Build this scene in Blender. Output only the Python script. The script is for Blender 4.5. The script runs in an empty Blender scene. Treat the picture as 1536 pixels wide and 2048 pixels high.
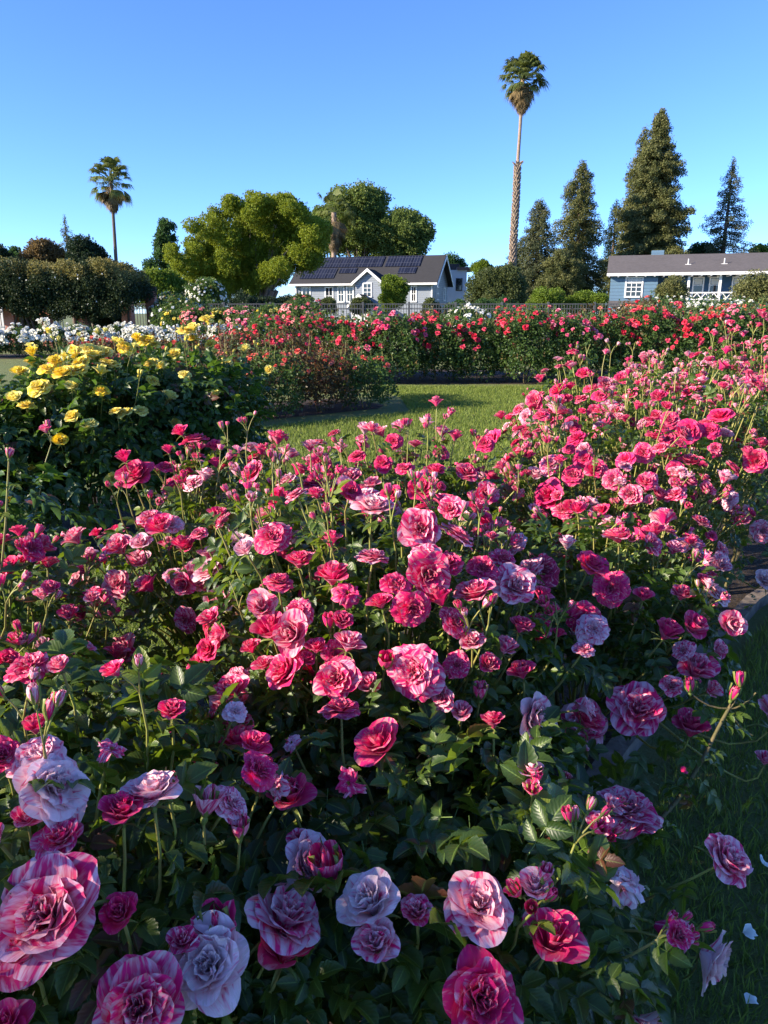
import bpy, math, random
import numpy as np
from mathutils import Vector, Matrix
C = bpy.context.scene.collection
R = math.radians
rng = np.random.default_rng(7)
random.seed(7)

# ---------------------------------------------------------------- camera, sky, sun
PITCH = R(15.1); CAMZ = 1.5; F = 26 / 36 * 2048
cam_d = bpy.data.cameras.new('camera'); cam = bpy.data.objects.new('camera', cam_d); C.objects.link(cam)
cam_d.sensor_fit = 'VERTICAL'; cam_d.sensor_height = 36; cam_d.sensor_width = 27; cam_d.lens = 26
cam_d.clip_start = 0.05; cam_d.clip_end = 2000
cam.location = (0, 0, CAMZ); cam.rotation_euler = (math.pi / 2 - PITCH, 0, 0)
bpy.context.scene.camera = cam
SUN_EL = R(23); SUN_AZ = R(197)      # direction TO the sun, counter-clockwise from +X
S = Vector((math.cos(SUN_EL) * math.cos(SUN_AZ), math.cos(SUN_EL) * math.sin(SUN_AZ), math.sin(SUN_EL)))
w = bpy.data.worlds.new('World'); bpy.context.scene.world = w; w.use_nodes = True
nt = w.node_tree; nt.nodes.clear()
sky = nt.nodes.new('ShaderNodeTexSky'); sky.sky_type = 'NISHITA'; sky.sun_disc = False
sky.sun_elevation = SUN_EL; sky.sun_rotation = math.pi / 2 - SUN_AZ
sky.air_density = 0.72; sky.dust_density = 0.0; sky.ozone_density = 6.0; sky.altitude = 0
bg = nt.nodes.new('ShaderNodeBackground'); bg.inputs[1].default_value = 0.128
wo = nt.nodes.new('ShaderNodeOutputWorld')
tint = nt.nodes.new('ShaderNodeMix'); tint.data_type = 'RGBA'; tint.blend_type = 'MULTIPLY'; tint.inputs[0].default_value = 1; tint.inputs[7].default_value = (0.80, 0.885, 1.08, 1)
nt.links.new(sky.outputs[0], tint.inputs[6]); nt.links.new(tint.outputs[2], bg.inputs[0]); nt.links.new(bg.outputs[0], wo.inputs[0])
sd = bpy.data.lights.new('sun', 'SUN'); sd.energy = 5.0; sd.angle = R(0.5); sd.color = (1.0, 0.86, 0.68)
so = bpy.data.objects.new('sun', sd); C.objects.link(so); so.rotation_euler = S.to_track_quat('Z', 'Y').to_euler()
vs = bpy.context.scene.view_settings
vs.view_transform = 'Standard'; vs.look = 'None'; vs.exposure = 1.35; vs.gamma = 1
bpy.context.scene.cycles.max_bounces = 5; bpy.context.scene.cycles.diffuse_bounces = 3
bpy.context.scene.cycles.transmission_bounces = 3; bpy.context.scene.cycles.transparent_max_bounces = 4

# ---------------------------------------------------------------- helpers
def ray(px, py):
    u = (px - 768) / F; v = (1024 - py) / F
    return np.array([u, math.cos(PITCH) + v * math.sin(PITCH), -math.sin(PITCH) + v * math.cos(PITCH)])
def P(px, py, Y):                                   # world point seen at a photo pixel, at distance Y
    d = ray(px, py); t = Y / d[1]
    return np.array([d[0] * t, Y, CAMZ + d[2] * t])
def X(px, Y, py=610): return P(px, py, Y)[0]
def Z(py, Y): return P(768, py, Y)[2]

class MB:
    def __init__(s): s.V = []; s.D = []; s.Fa = {}; s.n = 0
    def add(s, v, f, d=None, mat=0):
        v = np.asarray(v, float).reshape(-1, 3); f = np.asarray(f, int)
        s.V.append(v); s.D.append(np.zeros((len(v), 3)) if d is None else np.asarray(d, float).reshape(-1, 3))
        s.Fa.setdefault(f.shape[1], []).append((f + s.n, np.full(len(f), mat))); s.n += len(v)
    def inst(s, T, M, loc, rnd, mat=0):             # T=(verts, faces, (u,v)); M (N,3,3) columns = axes
        tv, tf, tuv = T; N = len(loc); n = len(tv)
        if N == 0: return
        v = np.einsum('nij,vj->nvi', M, tv) + np.asarray(loc)[:, None, :]
        d = np.empty((N, n, 3)); d[:, :, 0] = np.asarray(rnd)[:, None]; d[:, :, 1:] = tuv[None]
        f = tf[None] + (np.arange(N) * n)[:, None, None]
        s.add(v.reshape(-1, 3), f.reshape(-1, tf.shape[1]), d.reshape(-1, 3), mat)
    def box(s, x0, x1, y0, y1, z0, z1, mat=0):
        v = [(x, y, z) for x in (x0, x1) for y in (y0, y1) for z in (z0, z1)]
        s.add(v, [(0, 1, 3, 2), (4, 6, 7, 5), (0, 4, 5, 1), (2, 3, 7, 6), (0, 2, 6, 4), (1, 5, 7, 3)], mat=mat)
    def tube(s, pts, r0, r1=None, k=5, mat=0, rnd=0.5, cap=True, rad=None):
        pts = np.asarray(pts, float); n = len(pts)
        r = np.linspace(r0, r0 if r1 is None else r1, n) if rad is None else np.asarray(rad)
        t = np.gradient(pts, axis=0); t /= np.linalg.norm(t, axis=1)[:, None] + 1e-9
        ref = np.array([0.31, 0.95, 0.1]) if abs(t[0][2]) > 0.6 else np.array([0, 0, 1.0])
        a = np.cross(t, ref); a /= np.linalg.norm(a, axis=1)[:, None] + 1e-9; b = np.cross(t, a)
        th = np.linspace(0, 2 * math.pi, k, endpoint=False)
        v = pts[:, None] + r[:, None, None] * (np.cos(th)[None, :, None] * a[:, None] + np.sin(th)[None, :, None] * b[:, None])
        i = np.arange(n - 1)[:, None] * k; j = np.arange(k)[None]; j2 = (j + 1) % k
        f = np.stack([i + j, i + j2, i + k + j2, i + k + j], -1).reshape(-1, 4)
        d = np.zeros((n * k, 3)); d[:, 0] = rnd; d[:, 2] = np.repeat(np.linspace(0, 1, n), k)
        s.add(v.reshape(-1, 3), f, d, mat)
    def mesh(s, name, mats, smooth=True):
        me = bpy.data.meshes.new(name); V = np.concatenate(s.V); D = np.concatenate(s.D)
        me.vertices.add(len(V)); me.vertices.foreach_set('co', V.astype(np.float32).ravel())
        li = []; st = []; mi = []; o = 0
        for k, L in s.Fa.items():
            for f, m in L:
                li.append(f.ravel()); st.append(o + np.arange(len(f)) * k); mi.append(m); o += f.size
        li = np.concatenate(li); st = np.concatenate(st); mi = np.concatenate(mi)
        me.loops.add(len(li)); me.loops.foreach_set('vertex_index', li.astype(np.int32))
        me.polygons.add(len(st)); me.polygons.foreach_set('loop_start', st.astype(np.int32))
        for m in (mats if isinstance(mats, (list, tuple)) else [mats]): me.materials.append(m)
        me.polygons.foreach_set('material_index', mi.astype(np.int32))
        me.polygons.foreach_set('use_smooth', np.full(len(st), smooth))
        at = me.attributes.new('d', 'FLOAT_VECTOR', 'POINT'); at.data.foreach_set('vector', D.astype(np.float32).ravel())
        me.update(calc_edges=True); return me
    def obj(s, name, mats, parent=None, smooth=True):
        return link(name, s.mesh(name, mats, smooth), parent)
def link(name, data, parent=None, loc=None):
    o = bpy.data.objects.new(name, data); C.objects.link(o)
    if parent is not None: o.parent = parent
    if loc is not None: o.location = loc
    return o
def thing(name, label, cat, loc=(0, 0, 0), rz=0, group=None):
    o = link(name, None, None, loc); o.rotation_euler = (0, 0, rz); o['label'] = label; o['category'] = cat
    o.empty_display_size = 0.1
    if group: o['group'] = group
    return o
def tag(o, label, cat, group=None):
    o['label'] = label; o['category'] = cat
    if group: o['group'] = group
    return o
def norm(v): return v / (np.linalg.norm(v, axis=-1, keepdims=True) + 1e-9)
def frames(y, z):                                   # orthonormal frames with Y along y, Z near z
    y = norm(y); x = norm(np.cross(y, z)); z = np.cross(x, y)
    return np.stack([x, y, z], -1)
ORD = ['first', 'second', 'third', 'fourth', 'fifth', 'sixth', 'seventh', 'eighth', 'ninth', 'tenth', 'eleventh', 'twelfth',
       'thirteenth', 'fourteenth', 'fifteenth', 'sixteenth', 'seventeenth', 'eighteenth', 'nineteenth', 'twentieth']

# ---------------------------------------------------------------- materials
def new_mat(name):
    m = bpy.data.materials.new(name); m.use_nodes = True; t = m.node_tree; t.nodes.clear()
    out = t.nodes.new('ShaderNodeOutputMaterial'); b = t.nodes.new('ShaderNodeBsdfPrincipled')
    t.links.new(b.outputs[0], out.inputs[0]); return m, t, b, out
def nd(t, typ, **k):
    n = t.nodes.new(typ)
    for a, v in k.items(): setattr(n, a, v)
    return n
def mixc(t, fac, a, b, blend='MIX'):
    n = nd(t, 'ShaderNodeMix', data_type='RGBA', blend_type=blend)
    for s, v in ((0, fac), (6, a), (7, b)):
        if isinstance(v, (int, float)): n.inputs[s].default_value = v
        elif isinstance(v, (tuple, list)): n.inputs[s].default_value = (*v[:3], 1)
        else: t.links.new(v, n.inputs[s])
    return n.outputs[2]
def mth(t, op, a, b=0.0, c=0.0, clamp=False):
    n = nd(t, 'ShaderNodeMath', operation=op, use_clamp=clamp)
    for i, v in enumerate((a, b, c)):
        if isinstance(v, (int, float)): n.inputs[i].default_value = v
        else: t.links.new(v, n.inputs[i])
    return n.outputs[0]
def noise(t, vec, scale, detail=2, rough=0.5):
    n = nd(t, 'ShaderNodeTexNoise'); n.inputs['Scale'].default_value = scale; n.inputs['Detail'].default_value = detail
    n.inputs['Roughness'].default_value = rough
    if vec is not None: t.links.new(vec, n.inputs['Vector'])
    return n.outputs['Fac']
def attr_d(t):
    a = nd(t, 'ShaderNodeAttribute', attribute_name='d'); s = nd(t, 'ShaderNodeSeparateXYZ')
    t.links.new(a.outputs['Vector'], s.inputs[0]); return s.outputs
def add_trans(t, b, out, col, amt):
    tr = nd(t, 'ShaderNodeBsdfTranslucent'); mx = nd(t, 'ShaderNodeMixShader'); mx.inputs[0].default_value = amt
    if isinstance(col, tuple): tr.inputs[0].default_value = (*col, 1)
    else: t.links.new(col, tr.inputs[0])
    t.links.new(b.outputs[0], mx.inputs[1]); t.links.new(tr.outputs[0], mx.inputs[2]); t.links.new(mx.outputs[0], out.inputs[0])
def leaf_mat(name, dark, light, tcol, rough=0.42, trans=0.28, vein=True, tip=None):
    m, t, b, out = new_mat(name); d = attr_d(t)
    col = mixc(t, d[0], dark, light)
    if tip: col = mixc(t, mth(t, 'GREATER_THAN', d[0], 0.93), col, tip)
    if tip and vein: col = mixc(t, mth(t, 'GREATER_THAN', d[0], 0.985), col, (0.17, 0.045, 0.03))
    tc = nd(t, 'ShaderNodeTexCoord'); nz = noise(t, tc.outputs['Object'], 45, 2)
    col = mixc(t, mth(t, 'MULTIPLY', nz, 0.5), col, tuple(c * 0.55 for c in dark))
    if vein:
        au = mth(t, 'ABSOLUTE', d[1]); mid = mth(t, 'LESS_THAN', au, 0.07)
        wv = mth(t, 'SINE', mth(t, 'ADD', mth(t, 'MULTIPLY', d[2], 44.0), mth(t, 'MULTIPLY', au, -14.0)))
        vn = mth(t, 'GREATER_THAN', wv, 0.9)
        fac = mth(t, 'ADD', mth(t, 'MULTIPLY', mid, 0.45), mth(t, 'MULTIPLY', vn, 0.05), clamp=True)
        col = mixc(t, fac, col, tuple(min(1, c * 2.2 + 0.03) for c in light))
        bp = nd(t, 'ShaderNodeBump'); bp.inputs['Strength'].default_value = 0.15; bp.inputs['Distance'].default_value = 0.001
        t.links.new(wv, bp.inputs['Height']); t.links.new(bp.outputs[0], b.inputs['Normal'])
    t.links.new(col, b.inputs['Base Color']); b.inputs['Roughness'].default_value = rough
    if not vein: b.inputs['Specular IOR Level'].default_value = 0.25
    tt = mixc(t, 0.65, col, tcol); add_trans(t, b, out, tt, trans); return m
def petal_mat(name, deep, pale, bias=0.0, edge=0.35, aged=(0.5, 0.42, 0.3), age=0.0, trans=0.22, centre=None):
    m, t, b, out = new_mat(name); d = attr_d(t)
    oi = nd(t, 'ShaderNodeObjectInfo'); sc = nd(t, 'ShaderNodeSeparateColor'); t.links.new(oi.outputs['Color'], sc.inputs[0])
    cv = nd(t, 'ShaderNodeCombineXYZ')
    # long streaks that run from the foot of each petal to its rim and fan a little
    fan = mth(t, 'MULTIPLY', d[1], mth(t, 'ADD', mth(t, 'MULTIPLY', d[2], 0.6), 0.55))
    t.links.new(mth(t, 'MULTIPLY', fan, 2.2), cv.inputs[0]); t.links.new(mth(t, 'MULTIPLY', d[2], 0.9), cv.inputs[1])
    t.links.new(mth(t, 'ADD', mth(t, 'MULTIPLY', d[0], 37.0), mth(t, 'MULTIPLY', oi.outputs['Random'], 50.0)), cv.inputs[2])
    n1 = noise(t, cv.outputs[0], 1.5, 3, 0.62)
    x = mth(t, 'ADD', mth(t, 'MULTIPLY', mth(t, 'SUBTRACT', n1, 0.5), 5.6), mth(t, 'MULTIPLY', mth(t, 'SUBTRACT', sc.outputs[0], 0.5), 2.1))
    x = mth(t, 'ADD', x, mth(t, 'MULTIPLY', mth(t, 'POWER', d[2], 3.0), edge))
    x = mth(t, 'ADD', x, 0.5 + bias, clamp=True)
    dk = mixc(t, sc.outputs[1], deep, tuple(c * 0.45 for c in deep))
    if age > 0: pale = mixc(t, mth(t, 'MULTIPLY', sc.outputs[0], sc.outputs[0]), pale, (0.93, 0.68, 0.72))
    col = mixc(t, x, dk, pale)
    if centre: col = mixc(t, mth(t, 'SUBTRACT', 1.0, mth(t, 'MULTIPLY', d[2], 1.3), clamp=True), col, centre)
    if age > 0:
        n2 = noise(t, cv.outputs[0], 3.0, 2)
        f = mth(t, 'MULTIPLY', mth(t, 'MULTIPLY', mth(t, 'POWER', d[2], 5.0), mth(t, 'GREATER_THAN', n2, 0.5)), age)
        f = mth(t, 'MULTIPLY', f, mth(t, 'ADD', sc.outputs[2], 0.25), clamp=True)
        col = mixc(t, f, col, aged)
    wv = noise(t, cv.outputs[0], 9.0, 2)
    bp = nd(t, 'ShaderNodeBump'); bp.inputs['Strength'].default_value = 0.25; bp.inputs['Distance'].default_value = 0.002
    t.links.new(wv, bp.inputs['Height']); t.links.new(bp.outputs[0], b.inputs['Normal'])
    t.links.new(col, b.inputs['Base Color']); b.inputs['Roughness'].default_value = 0.55
    b.inputs['Specular IOR Level'].default_value = 0.3
    b.inputs['Sheen Weight'].default_value = 0.15
    add_trans(t, b, out, col, trans); return m
def simple(name, col, rough=0.7, var=0.0, scale=8, bump=0.0, col2=None, spec=0.4, metal=0.0):
    m, t, b, out = new_mat(name); tc = nd(t, 'ShaderNodeTexCoord')
    nz = noise(t, tc.outputs['Object'], scale, 5, 0.6)
    c2 = col2 if col2 else tuple(c * (1 - var) for c in col)
    rp = mth(t, 'MULTIPLY_ADD', nz, 2.4, -0.7, clamp=True)
    c = mixc(t, rp, col, c2); t.links.new(c, b.inputs['Base Color'])
    b.inputs['Roughness'].default_value = rough; b.inputs['Specular IOR Level'].default_value = spec; b.inputs['Metallic'].default_value = metal
    if bump:
        bp = nd(t, 'ShaderNodeBump'); bp.inputs['Strength'].default_value = bump; bp.inputs['Distance'].default_value = 0.02
        t.links.new(nz, bp.inputs['Height']); t.links.new(bp.outputs[0], b.inputs['Normal'])
    return m
def siding(name, col, pitch=0.2, axis=2, rough=0.6):
    m, t, b, out = new_mat(name); tc = nd(t, 'ShaderNodeTexCoord'); s = nd(t, 'ShaderNodeSeparateXYZ'); t.links.new(tc.outputs['Object'], s.inputs[0])
    fr = mth(t, 'FRACT', mth(t, 'DIVIDE', s.outputs[axis], pitch))
    nz = noise(t, tc.outputs['Object'], 1.2, 4)
    c = mixc(t, mth(t, 'MULTIPLY', nz, 0.35), col, tuple(x * 0.6 for x in col))
    c = mixc(t, mth(t, 'LESS_THAN', fr, 0.12), c, tuple(x * 0.45 for x in col))
    t.links.new(c, b.inputs['Base Color']); b.inputs['Roughness'].default_value = rough
    bp = nd(t, 'ShaderNodeBump'); bp.inputs['Strength'].default_value = 0.6; bp.inputs['Distance'].default_value = 0.03
    t.links.new(fr, bp.inputs['Height']); t.links.new(bp.outputs[0], b.inputs['Normal']); return m
def shingle(name, col, rough=0.9):
    m, t, b, out = new_mat(name); tc = nd(t, 'ShaderNodeTexCoord')
    br = nd(t, 'ShaderNodeTexBrick'); br.inputs['Scale'].default_value = 2.2; br.inputs['Mortar Size'].default_value = 0.02
    br.inputs['Color1'].default_value = (*col, 1); br.inputs['Color2'].default_value = (*[c * 0.7 for c in col], 1)
    br.inputs['Mortar'].default_value = (*[c * 0.45 for c in col], 1)
    t.links.new(tc.outputs['Object'], br.inputs['Vector'])
    nz = noise(t, tc.outputs['Object'], 0.6, 4)
    c = mixc(t, mth(t, 'MULTIPLY', nz, 0.4), br.outputs['Color'], tuple(x * 1.5 for x in col))
    t.links.new(c, b.inputs['Base Color']); b.inputs['Roughness'].default_value = rough; return m

M = {}
M['leaf'] = leaf_mat('rose_leaf', (0.014, 0.042, 0.009), (0.105, 0.165, 0.02), (0.32, 0.46, 0.02), rough=0.42, trans=0.3, tip=(0.2, 0.25, 0.03))
M['leaf_yellow_bush'] = leaf_mat('yellow_bush_leaf', (0.018, 0.05, 0.010), (0.085, 0.15, 0.018), (0.2, 0.38, 0.03), rough=0.4, tip=(0.2, 0.26, 0.03))
M['leaf_far'] = leaf_mat('hedge_leaf', (0.03, 0.075, 0.02), (0.14, 0.21, 0.06), (0.2, 0.32, 0.05), vein=False, tip=(0.20, 0.12, 0.05))
M['leaf_copper'] = leaf_mat('copper_leaf', (0.035, 0.06, 0.02), (0.19, 0.12, 0.06), (0.3, 0.10, 0.04), vein=False, tip=(0.3, 0.1, 0.06))
M['leaf_white_bush'] = leaf_mat('white_bush_leaf', (0.03, 0.07, 0.018), (0.1, 0.16, 0.05), (0.16, 0.28, 0.04), vein=False)
M['stem'] = simple('flower_stem', (0.28, 0.33, 0.07), 0.5, scale=20, col2=(0.24, 0.17, 0.06))
M['cane'] = simple('rose_cane', (0.16, 0.11, 0.05), 0.7, scale=30, col2=(0.06, 0.07, 0.02), bump=0.3)
M['sepal'] = leaf_mat('sepal', (0.13, 0.19, 0.04), (0.26, 0.30, 0.08), (0.3, 0.36, 0.08), vein=False, trans=0.2)
M['pink'] = petal_mat('striped_pink_petal', (0.86, 0.010, 0.17), (0.92, 0.46, 0.58), bias=-0.45, age=0.5, trans=0.28)
M['pink_far'] = petal_mat('pink_petal', (0.84, 0.02, 0.16), (0.86, 0.36, 0.46), bias=-0.05, trans=0.25)
M['yellow'] = petal_mat('yellow_petal', (0.92, 0.66, 0.015), (0.93, 0.84, 0.25), bias=0.0, trans=0.25, edge=0.5)
M['red'] = petal_mat('crimson_petal', (0.80, 0.012, 0.055), (0.85, 0.12, 0.2), bias=-0.1, trans=0.2)
M['coral'] = petal_mat('coral_petal', (0.85, 0.075, 0.05), (0.88, 0.28, 0.2), bias=0.0)
M['salmon'] = petal_mat('salmon_petal', (0.85, 0.10, 0.14), (0.88, 0.42, 0.4), bias=0.1)
M['white'] = petal_mat('white_petal', (0.78, 0.76, 0.55), (0.86, 0.86, 0.80), bias=0.4)
M['stamen'] = simple('stamen', (0.5, 0.32, 0.06), 0.8, var=0.6, scale=60)

# ---------------------------------------------------------------- leaf templates
def leaflet(nv=6, w=0.5, fold=0.16, curl=0.10, serr=0.0):
    v = np.linspace(0, 1, nv + 1); ww = w * np.sin(np.pi * np.clip(v, 0, 1) ** 0.88) ** 0.62 * (1 - 0.12 * v); ww[0] = 0.015; ww[-1] = 0.006
    if serr: ww = ww * (1 + serr * np.where(np.arange(nv + 1) % 2, 1, -1))
    vs, uv = [], []
    for i in range(nv + 1):
        z = -curl * (v[i] ** 2) * 1.5
        for u in (-1, 0, 1):
            vs.append((u * ww[i], v[i], z + abs(u) * fold * ww[i] / w)); uv.append((u, v[i]))
    f = []
    for i in range(nv):
        for j in range(2):
            a = i * 3 + j; f.append((a, a + 1, a + 4, a + 3))
    return np.array(vs), np.array(f), np.array(uv)
def compound(leaf, pairs=2):
    tv, tf, tuv = leaf; V, Fc, U = [], [], []; n = 0
    def put(loc, ang, s, tilt):
        nonlocal n
        ca, sa = math.cos(ang), math.sin(ang); ct, st = math.cos(tilt), math.sin(tilt)
        v = tv * s; v = np.stack([v[:, 0], v[:, 1] * ct - v[:, 2] * st, v[:, 1] * st + v[:, 2] * ct], 1)
        v = np.stack([v[:, 0] * ca - v[:, 1] * sa, v[:, 0] * sa + v[:, 1] * ca, v[:, 2]], 1) + loc
        V.append(v); Fc.append(tf + n); U.append(tuv); n += len(v)
    put((0, 0.56, 0), 0, 0.46, -0.15)
    for k in range(pairs):
        y = 0.47 - 0.27 * k; s = 0.38 - 0.06 * k
        put((0.0, y, 0), -1.05, s, 0.1 - 0.2 * k); put((0.0, y + 0.01, 0), 1.12, s, 0.05)
    r = np.array([(-.006, 0, 0), (.006, 0, 0), (.004, .56, 0), (-.004, .56, 0)]); V.append(r); Fc.append(np.array([(0, 1, 2, 3)]) + n); U.append(np.zeros((4, 2)))
    return np.concatenate(V), np.concatenate(Fc), np.concatenate(U)
L_NEAR = compound(leaflet(9, 0.33, 0.22, 0.16, serr=0.08)); L_MID = compound(leaflet(3, 0.34, 0.2, 0.14)); 
L_FAR = leaflet(2, 0.34, 0.2, 0.15)
def far_cluster(n=4, seed=1, w=0.33):
    r = np.random.default_rng(seed); V, Fc, U = [], [], []; k = 0
    for i in range(n):
        y = norm(r.normal(size=3)); z = norm(r.normal(size=3)); m = frames(y, z); c = r.normal(size=3) * 0.28
        q = np.array([(0, 0, 0), (w, .5, .08), (0, 1, -.1), (-w, .45, .08)]) * 0.62
        V.append(q @ m.T + c); Fc.append(np.array([(0, 1, 2, 3)]) + k); U.append(np.array([(0, 0), (1, .5), (0, 1), (-1, .5)])); k += 4
    return np.concatenate(V), np.concatenate(Fc), np.concatenate(U)
CL4 = far_cluster(4, 3); CL3 = far_cluster(3, 5, 0.22)

# ---------------------------------------------------------------- rose blooms
def petal(mb, phi, L, W, t0, t1, r0, z0, nu, nv, ruf, r, curl=0.0, mat=0, pid=None, squash=1.0, tipcut=0.22, lean=0.0, point=False):
    u = np.linspace(-1, 1, nu + 1)[None, :]; v = np.linspace(0, 1, nv + 1)[:, None]
    k = 24; s = np.linspace(0, 1, k + 1); tau = t0 + (t1 - t0) * s ** 1.25 + curl * np.clip(s - 0.7, 0, 1) * 3.3
    Rr = r0 + L * np.concatenate([[0], np.cumsum(np.sin((tau[1:] + tau[:-1]) / 2))]) / k
    Zz = z0 + L * np.concatenate([[0], np.cumsum(np.cos((tau[1:] + tau[:-1]) / 2))]) / k
    sv = v * (1 - tipcut * np.abs(u) ** 2.4) if not point else v * (1 + 0 * u)
    Rv = np.interp(sv, s, Rr); Zv = np.interp(sv, s, Zz); tv = np.interp(sv, s, tau)
    if point: wd = W * (1 - sv) ** 0.7 * np.clip(0.5 + 2 * sv, 0, 1)
    else: wd = W * np.sin(np.pi * (0.13 + 0.56 * sv))
    a = u * wd; rad = np.maximum(np.maximum(Rv, 0.18 * L), 0.03); ang = np.clip(a / rad, -1.35, 1.35)
    ph = r.uniform(0, 6.28, 4); kf = r.uniform(1.6, 3.2, 2)
    n1 = np.sin(kf[0] * 2 * u + ph[0]) * 0.6 + np.sin(kf[1] * 4.2 * u + ph[1] + 3 * sv) * 0.45 + np.sin(9 * u + ph[2] + 5 * sv) * 0.06
    off = ruf * L * n1 * sv ** 2.2
    cup = 0.10 * L * (u ** 2) * sv                      # edges lifted inwards
    Rn = Rv + off * np.cos(tv) - cup * np.cos(tv) ; Zn = Zv - off * np.sin(tv) + cup * np.sin(tv) + 0 * Rv
    A = phi + ang + lean * sv
    V = np.stack([Rn * np.cos(A), Rn * np.sin(A), Zn * squash], -1).reshape(-1, 3)
    i = np.arange(nv)[:, None] * (nu + 1); j = np.arange(nu)[None]
    f = np.stack([i + j, i + j + 1, i + j + nu + 2, i + j + nu + 1], -1).reshape(-1, 4)
    d = np.zeros((len(V), 3)); d[:, 0] = r.uniform() if pid is None else pid
    d[:, 1] = np.broadcast_to(u, sv.shape).ravel(); d[:, 2] = sv.ravel(); mb.add(V, f, d, mat)
OPEN = [(6, .56, .36, 55, 118, .04, .00, .07), (6, .50, .33, 42, 98, .04, .02, .08), (7, .44, .29, 28, 76, .035, .03, .09),
        (7, .38, .24, 16, 52, .03, .04, .11), (6, .33, .19, 6, 30, .025, .05, .13), (5, .27, .15, -4, 8, .02, .06, .15)]
CUP = [(5, .60, .40, 42, 88, .05, .0, .06), (5, .56, .38, 30, 62, .05, .01, .06), (6, .50, .32, 18, 40, .04, .02, .07),
       (6, .44, .25, 8, 20, .03, .03, .09), (5, .38, .18, -2, 4, .02, .05, .1)]
FLAT = [(6, .56, .38, 70, 105, .03, .0, .09), (6, .50, .34, 58, 90, .03, .03, .10), (6, .42, .28, 48, 72, .03, .05, .12), (7, .34, .20, 30, 50, .03, .06, .15), (6, .26, .14, 8, 20, .02, .07, .18)]
HALF = [(4, .78, .52, 34, 62, .05, .0, .04), (4, .80, .48, 20, 22, .05, .02, .04), (4, .78, .38, 14, 0, .04, .04, .04), (3, .74, .25, 8, -12, .03, .06, .03)]
SPENT = [(5, .60, .34, 75, 165, .03, .0, .16), (4, .5, .3, 60, 120, .03, .02, .16), (4, .36, .2, 30, 80, .03, .03, .2)]
def bloom_mesh(name, whorls, seed, mat, nu=6, nv=6, jit=1.0, squash=1.0, stamens=False, size=1.0, frac=1.0):
    r = np.random.default_rng(seed); mb = MB()
    for wi, (n, L, W, t0, t1, r0, z0, ruf) in enumerate(whorls):
        n = max(3, int(round(n * frac))); base = r.uniform(0, 6.28)
        for k in range(n):
            j = r.normal(size=6) * jit
            petal(mb, base + 2 * math.pi * k / n + 0.14 * j[0], L * (1 + .07 * j[1]), W * (1 + .1 * j[2]) / math.sqrt(frac), R(t0 + 6 * j[3]), R(t1 + 10 * j[4]), r0, z0,
                  nu, nv, ruf * (1 + .3 * abs(j[5])), r, curl=R(r.uniform(-5, 28)) if wi < 3 else 0, squash=squash, lean=r.uniform(.0, .25))
    if stamens:
        for k in range(26):
            a = r.uniform(0, 6.28); q = r.uniform(.02, .1)
            mb.tube([(0, 0, .02), (q * math.cos(a), q * math.sin(a), .12 + r.uniform(0, .05))], .006, .012, 3, mat=1)
    V = np.concatenate(mb.V); rad = np.percentile(np.hypot(V[:, 0], V[:, 1]), 99)
    for i in range(len(mb.V)): mb.V[i] = mb.V[i] * (0.5 / rad * size)
    return mb.mesh(name, [mat, M['stamen']])
def bud_mesh(name, seed, mat, openness=0.0, nu=5, nv=6):
    # unit length 1 (tip at z=1), radius about .27
    r = np.random.default_rng(seed); mb = MB(); ph = r.uniform(0, 6.28)
    for k in range(3): petal(mb, ph + k * 2.1 + .5, .9, .22, R(16), R(-14), .02, .06, nu, nv, .015, r)
    for k in range(5): petal(mb, ph + k * 2 * math.pi / 5, .92, .34, R(34 + 16 * openness), R(-26 + 44 * openness), .05, .02, nu, nv, .02 + .04 * openness, r, curl=R(30 * openness), lean=.45)
    return mb.mesh(name, [mat])
def calyx_mesh(name, seed, bud=True):
    r = np.random.default_rng(seed); mb = MB()
    zz = np.array([-.26, -.2, -.1, -.02, .04]); rr = np.array([.03, .08, .115, .10, .07])
    mb.tube(np.stack([0 * zz, 0 * zz, zz], 1), 1, rad=rr, k=8, rnd=.4)
    for k in range(5):
        if bud: petal(mb, k * 1.257 + r.uniform(-.1, .1), r.uniform(.75, 1.1), .12, R(r.uniform(34, 44)), R(r.uniform(-34, 0)), .07, -.03, 2, 6, .03, r, point=True, curl=R(r.uniform(0, 45)))
        else: petal(mb, k * 1.257 + r.uniform(-.1, .1), r.uniform(.8, 1.1), .12, R(r.uniform(60, 90)), R(r.uniform(110, 160)), .07, -.02, 2, 5, .03, r, point=True)
    return mb.mesh(name, [M['sepal']])
def bloom_set(mat, hi=True):
    nu, nv = (10, 9) if hi else (4, 4)
    if hi:
        return {'o': [bloom_mesh('rose_bloom', w_, 10 + i, mat, nu, nv, squash=sq) for i, (w_, sq) in enumerate([(OPEN, 1), (OPEN, .9), (CUP, .9), (OPEN, .8), (CUP, 1), (FLAT, 1), (OPEN, 1)])],
                'h': [bloom_mesh('rose_bloom', HALF, 40, mat, nu, nv), bloom_mesh('rose_bloom', CUP[1:], 41, mat, nu, nv, squash=1.15), bloom_mesh('rose_bloom', HALF, 43, mat, nu, nv, squash=.85)],
                's': [bloom_mesh('rose_bloom', SPENT, 50, mat, nu, nv, jit=2.2, stamens=True), bloom_mesh('rose_bloom', SPENT[:2], 51, mat, nu, nv, jit=3, stamens=True)],
                'b': [bud_mesh('rose_bud', 60 + i, mat, o) for i, o in enumerate((0, .1, .35, .7))]}
    return {'o': [bloom_mesh('rose_bloom', w_[:1] + w_[2:4] + w_[5:], 70 + i, mat, nu, nv, frac=.75) for i, w_ in enumerate((OPEN, OPEN, CUP))],
            'h': [bloom_mesh('rose_bloom', HALF[:3], 80, mat, nu, nv)], 'b': [bud_mesh('rose_bud', 85, mat, .2, 3, 3)], 's': []}
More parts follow.
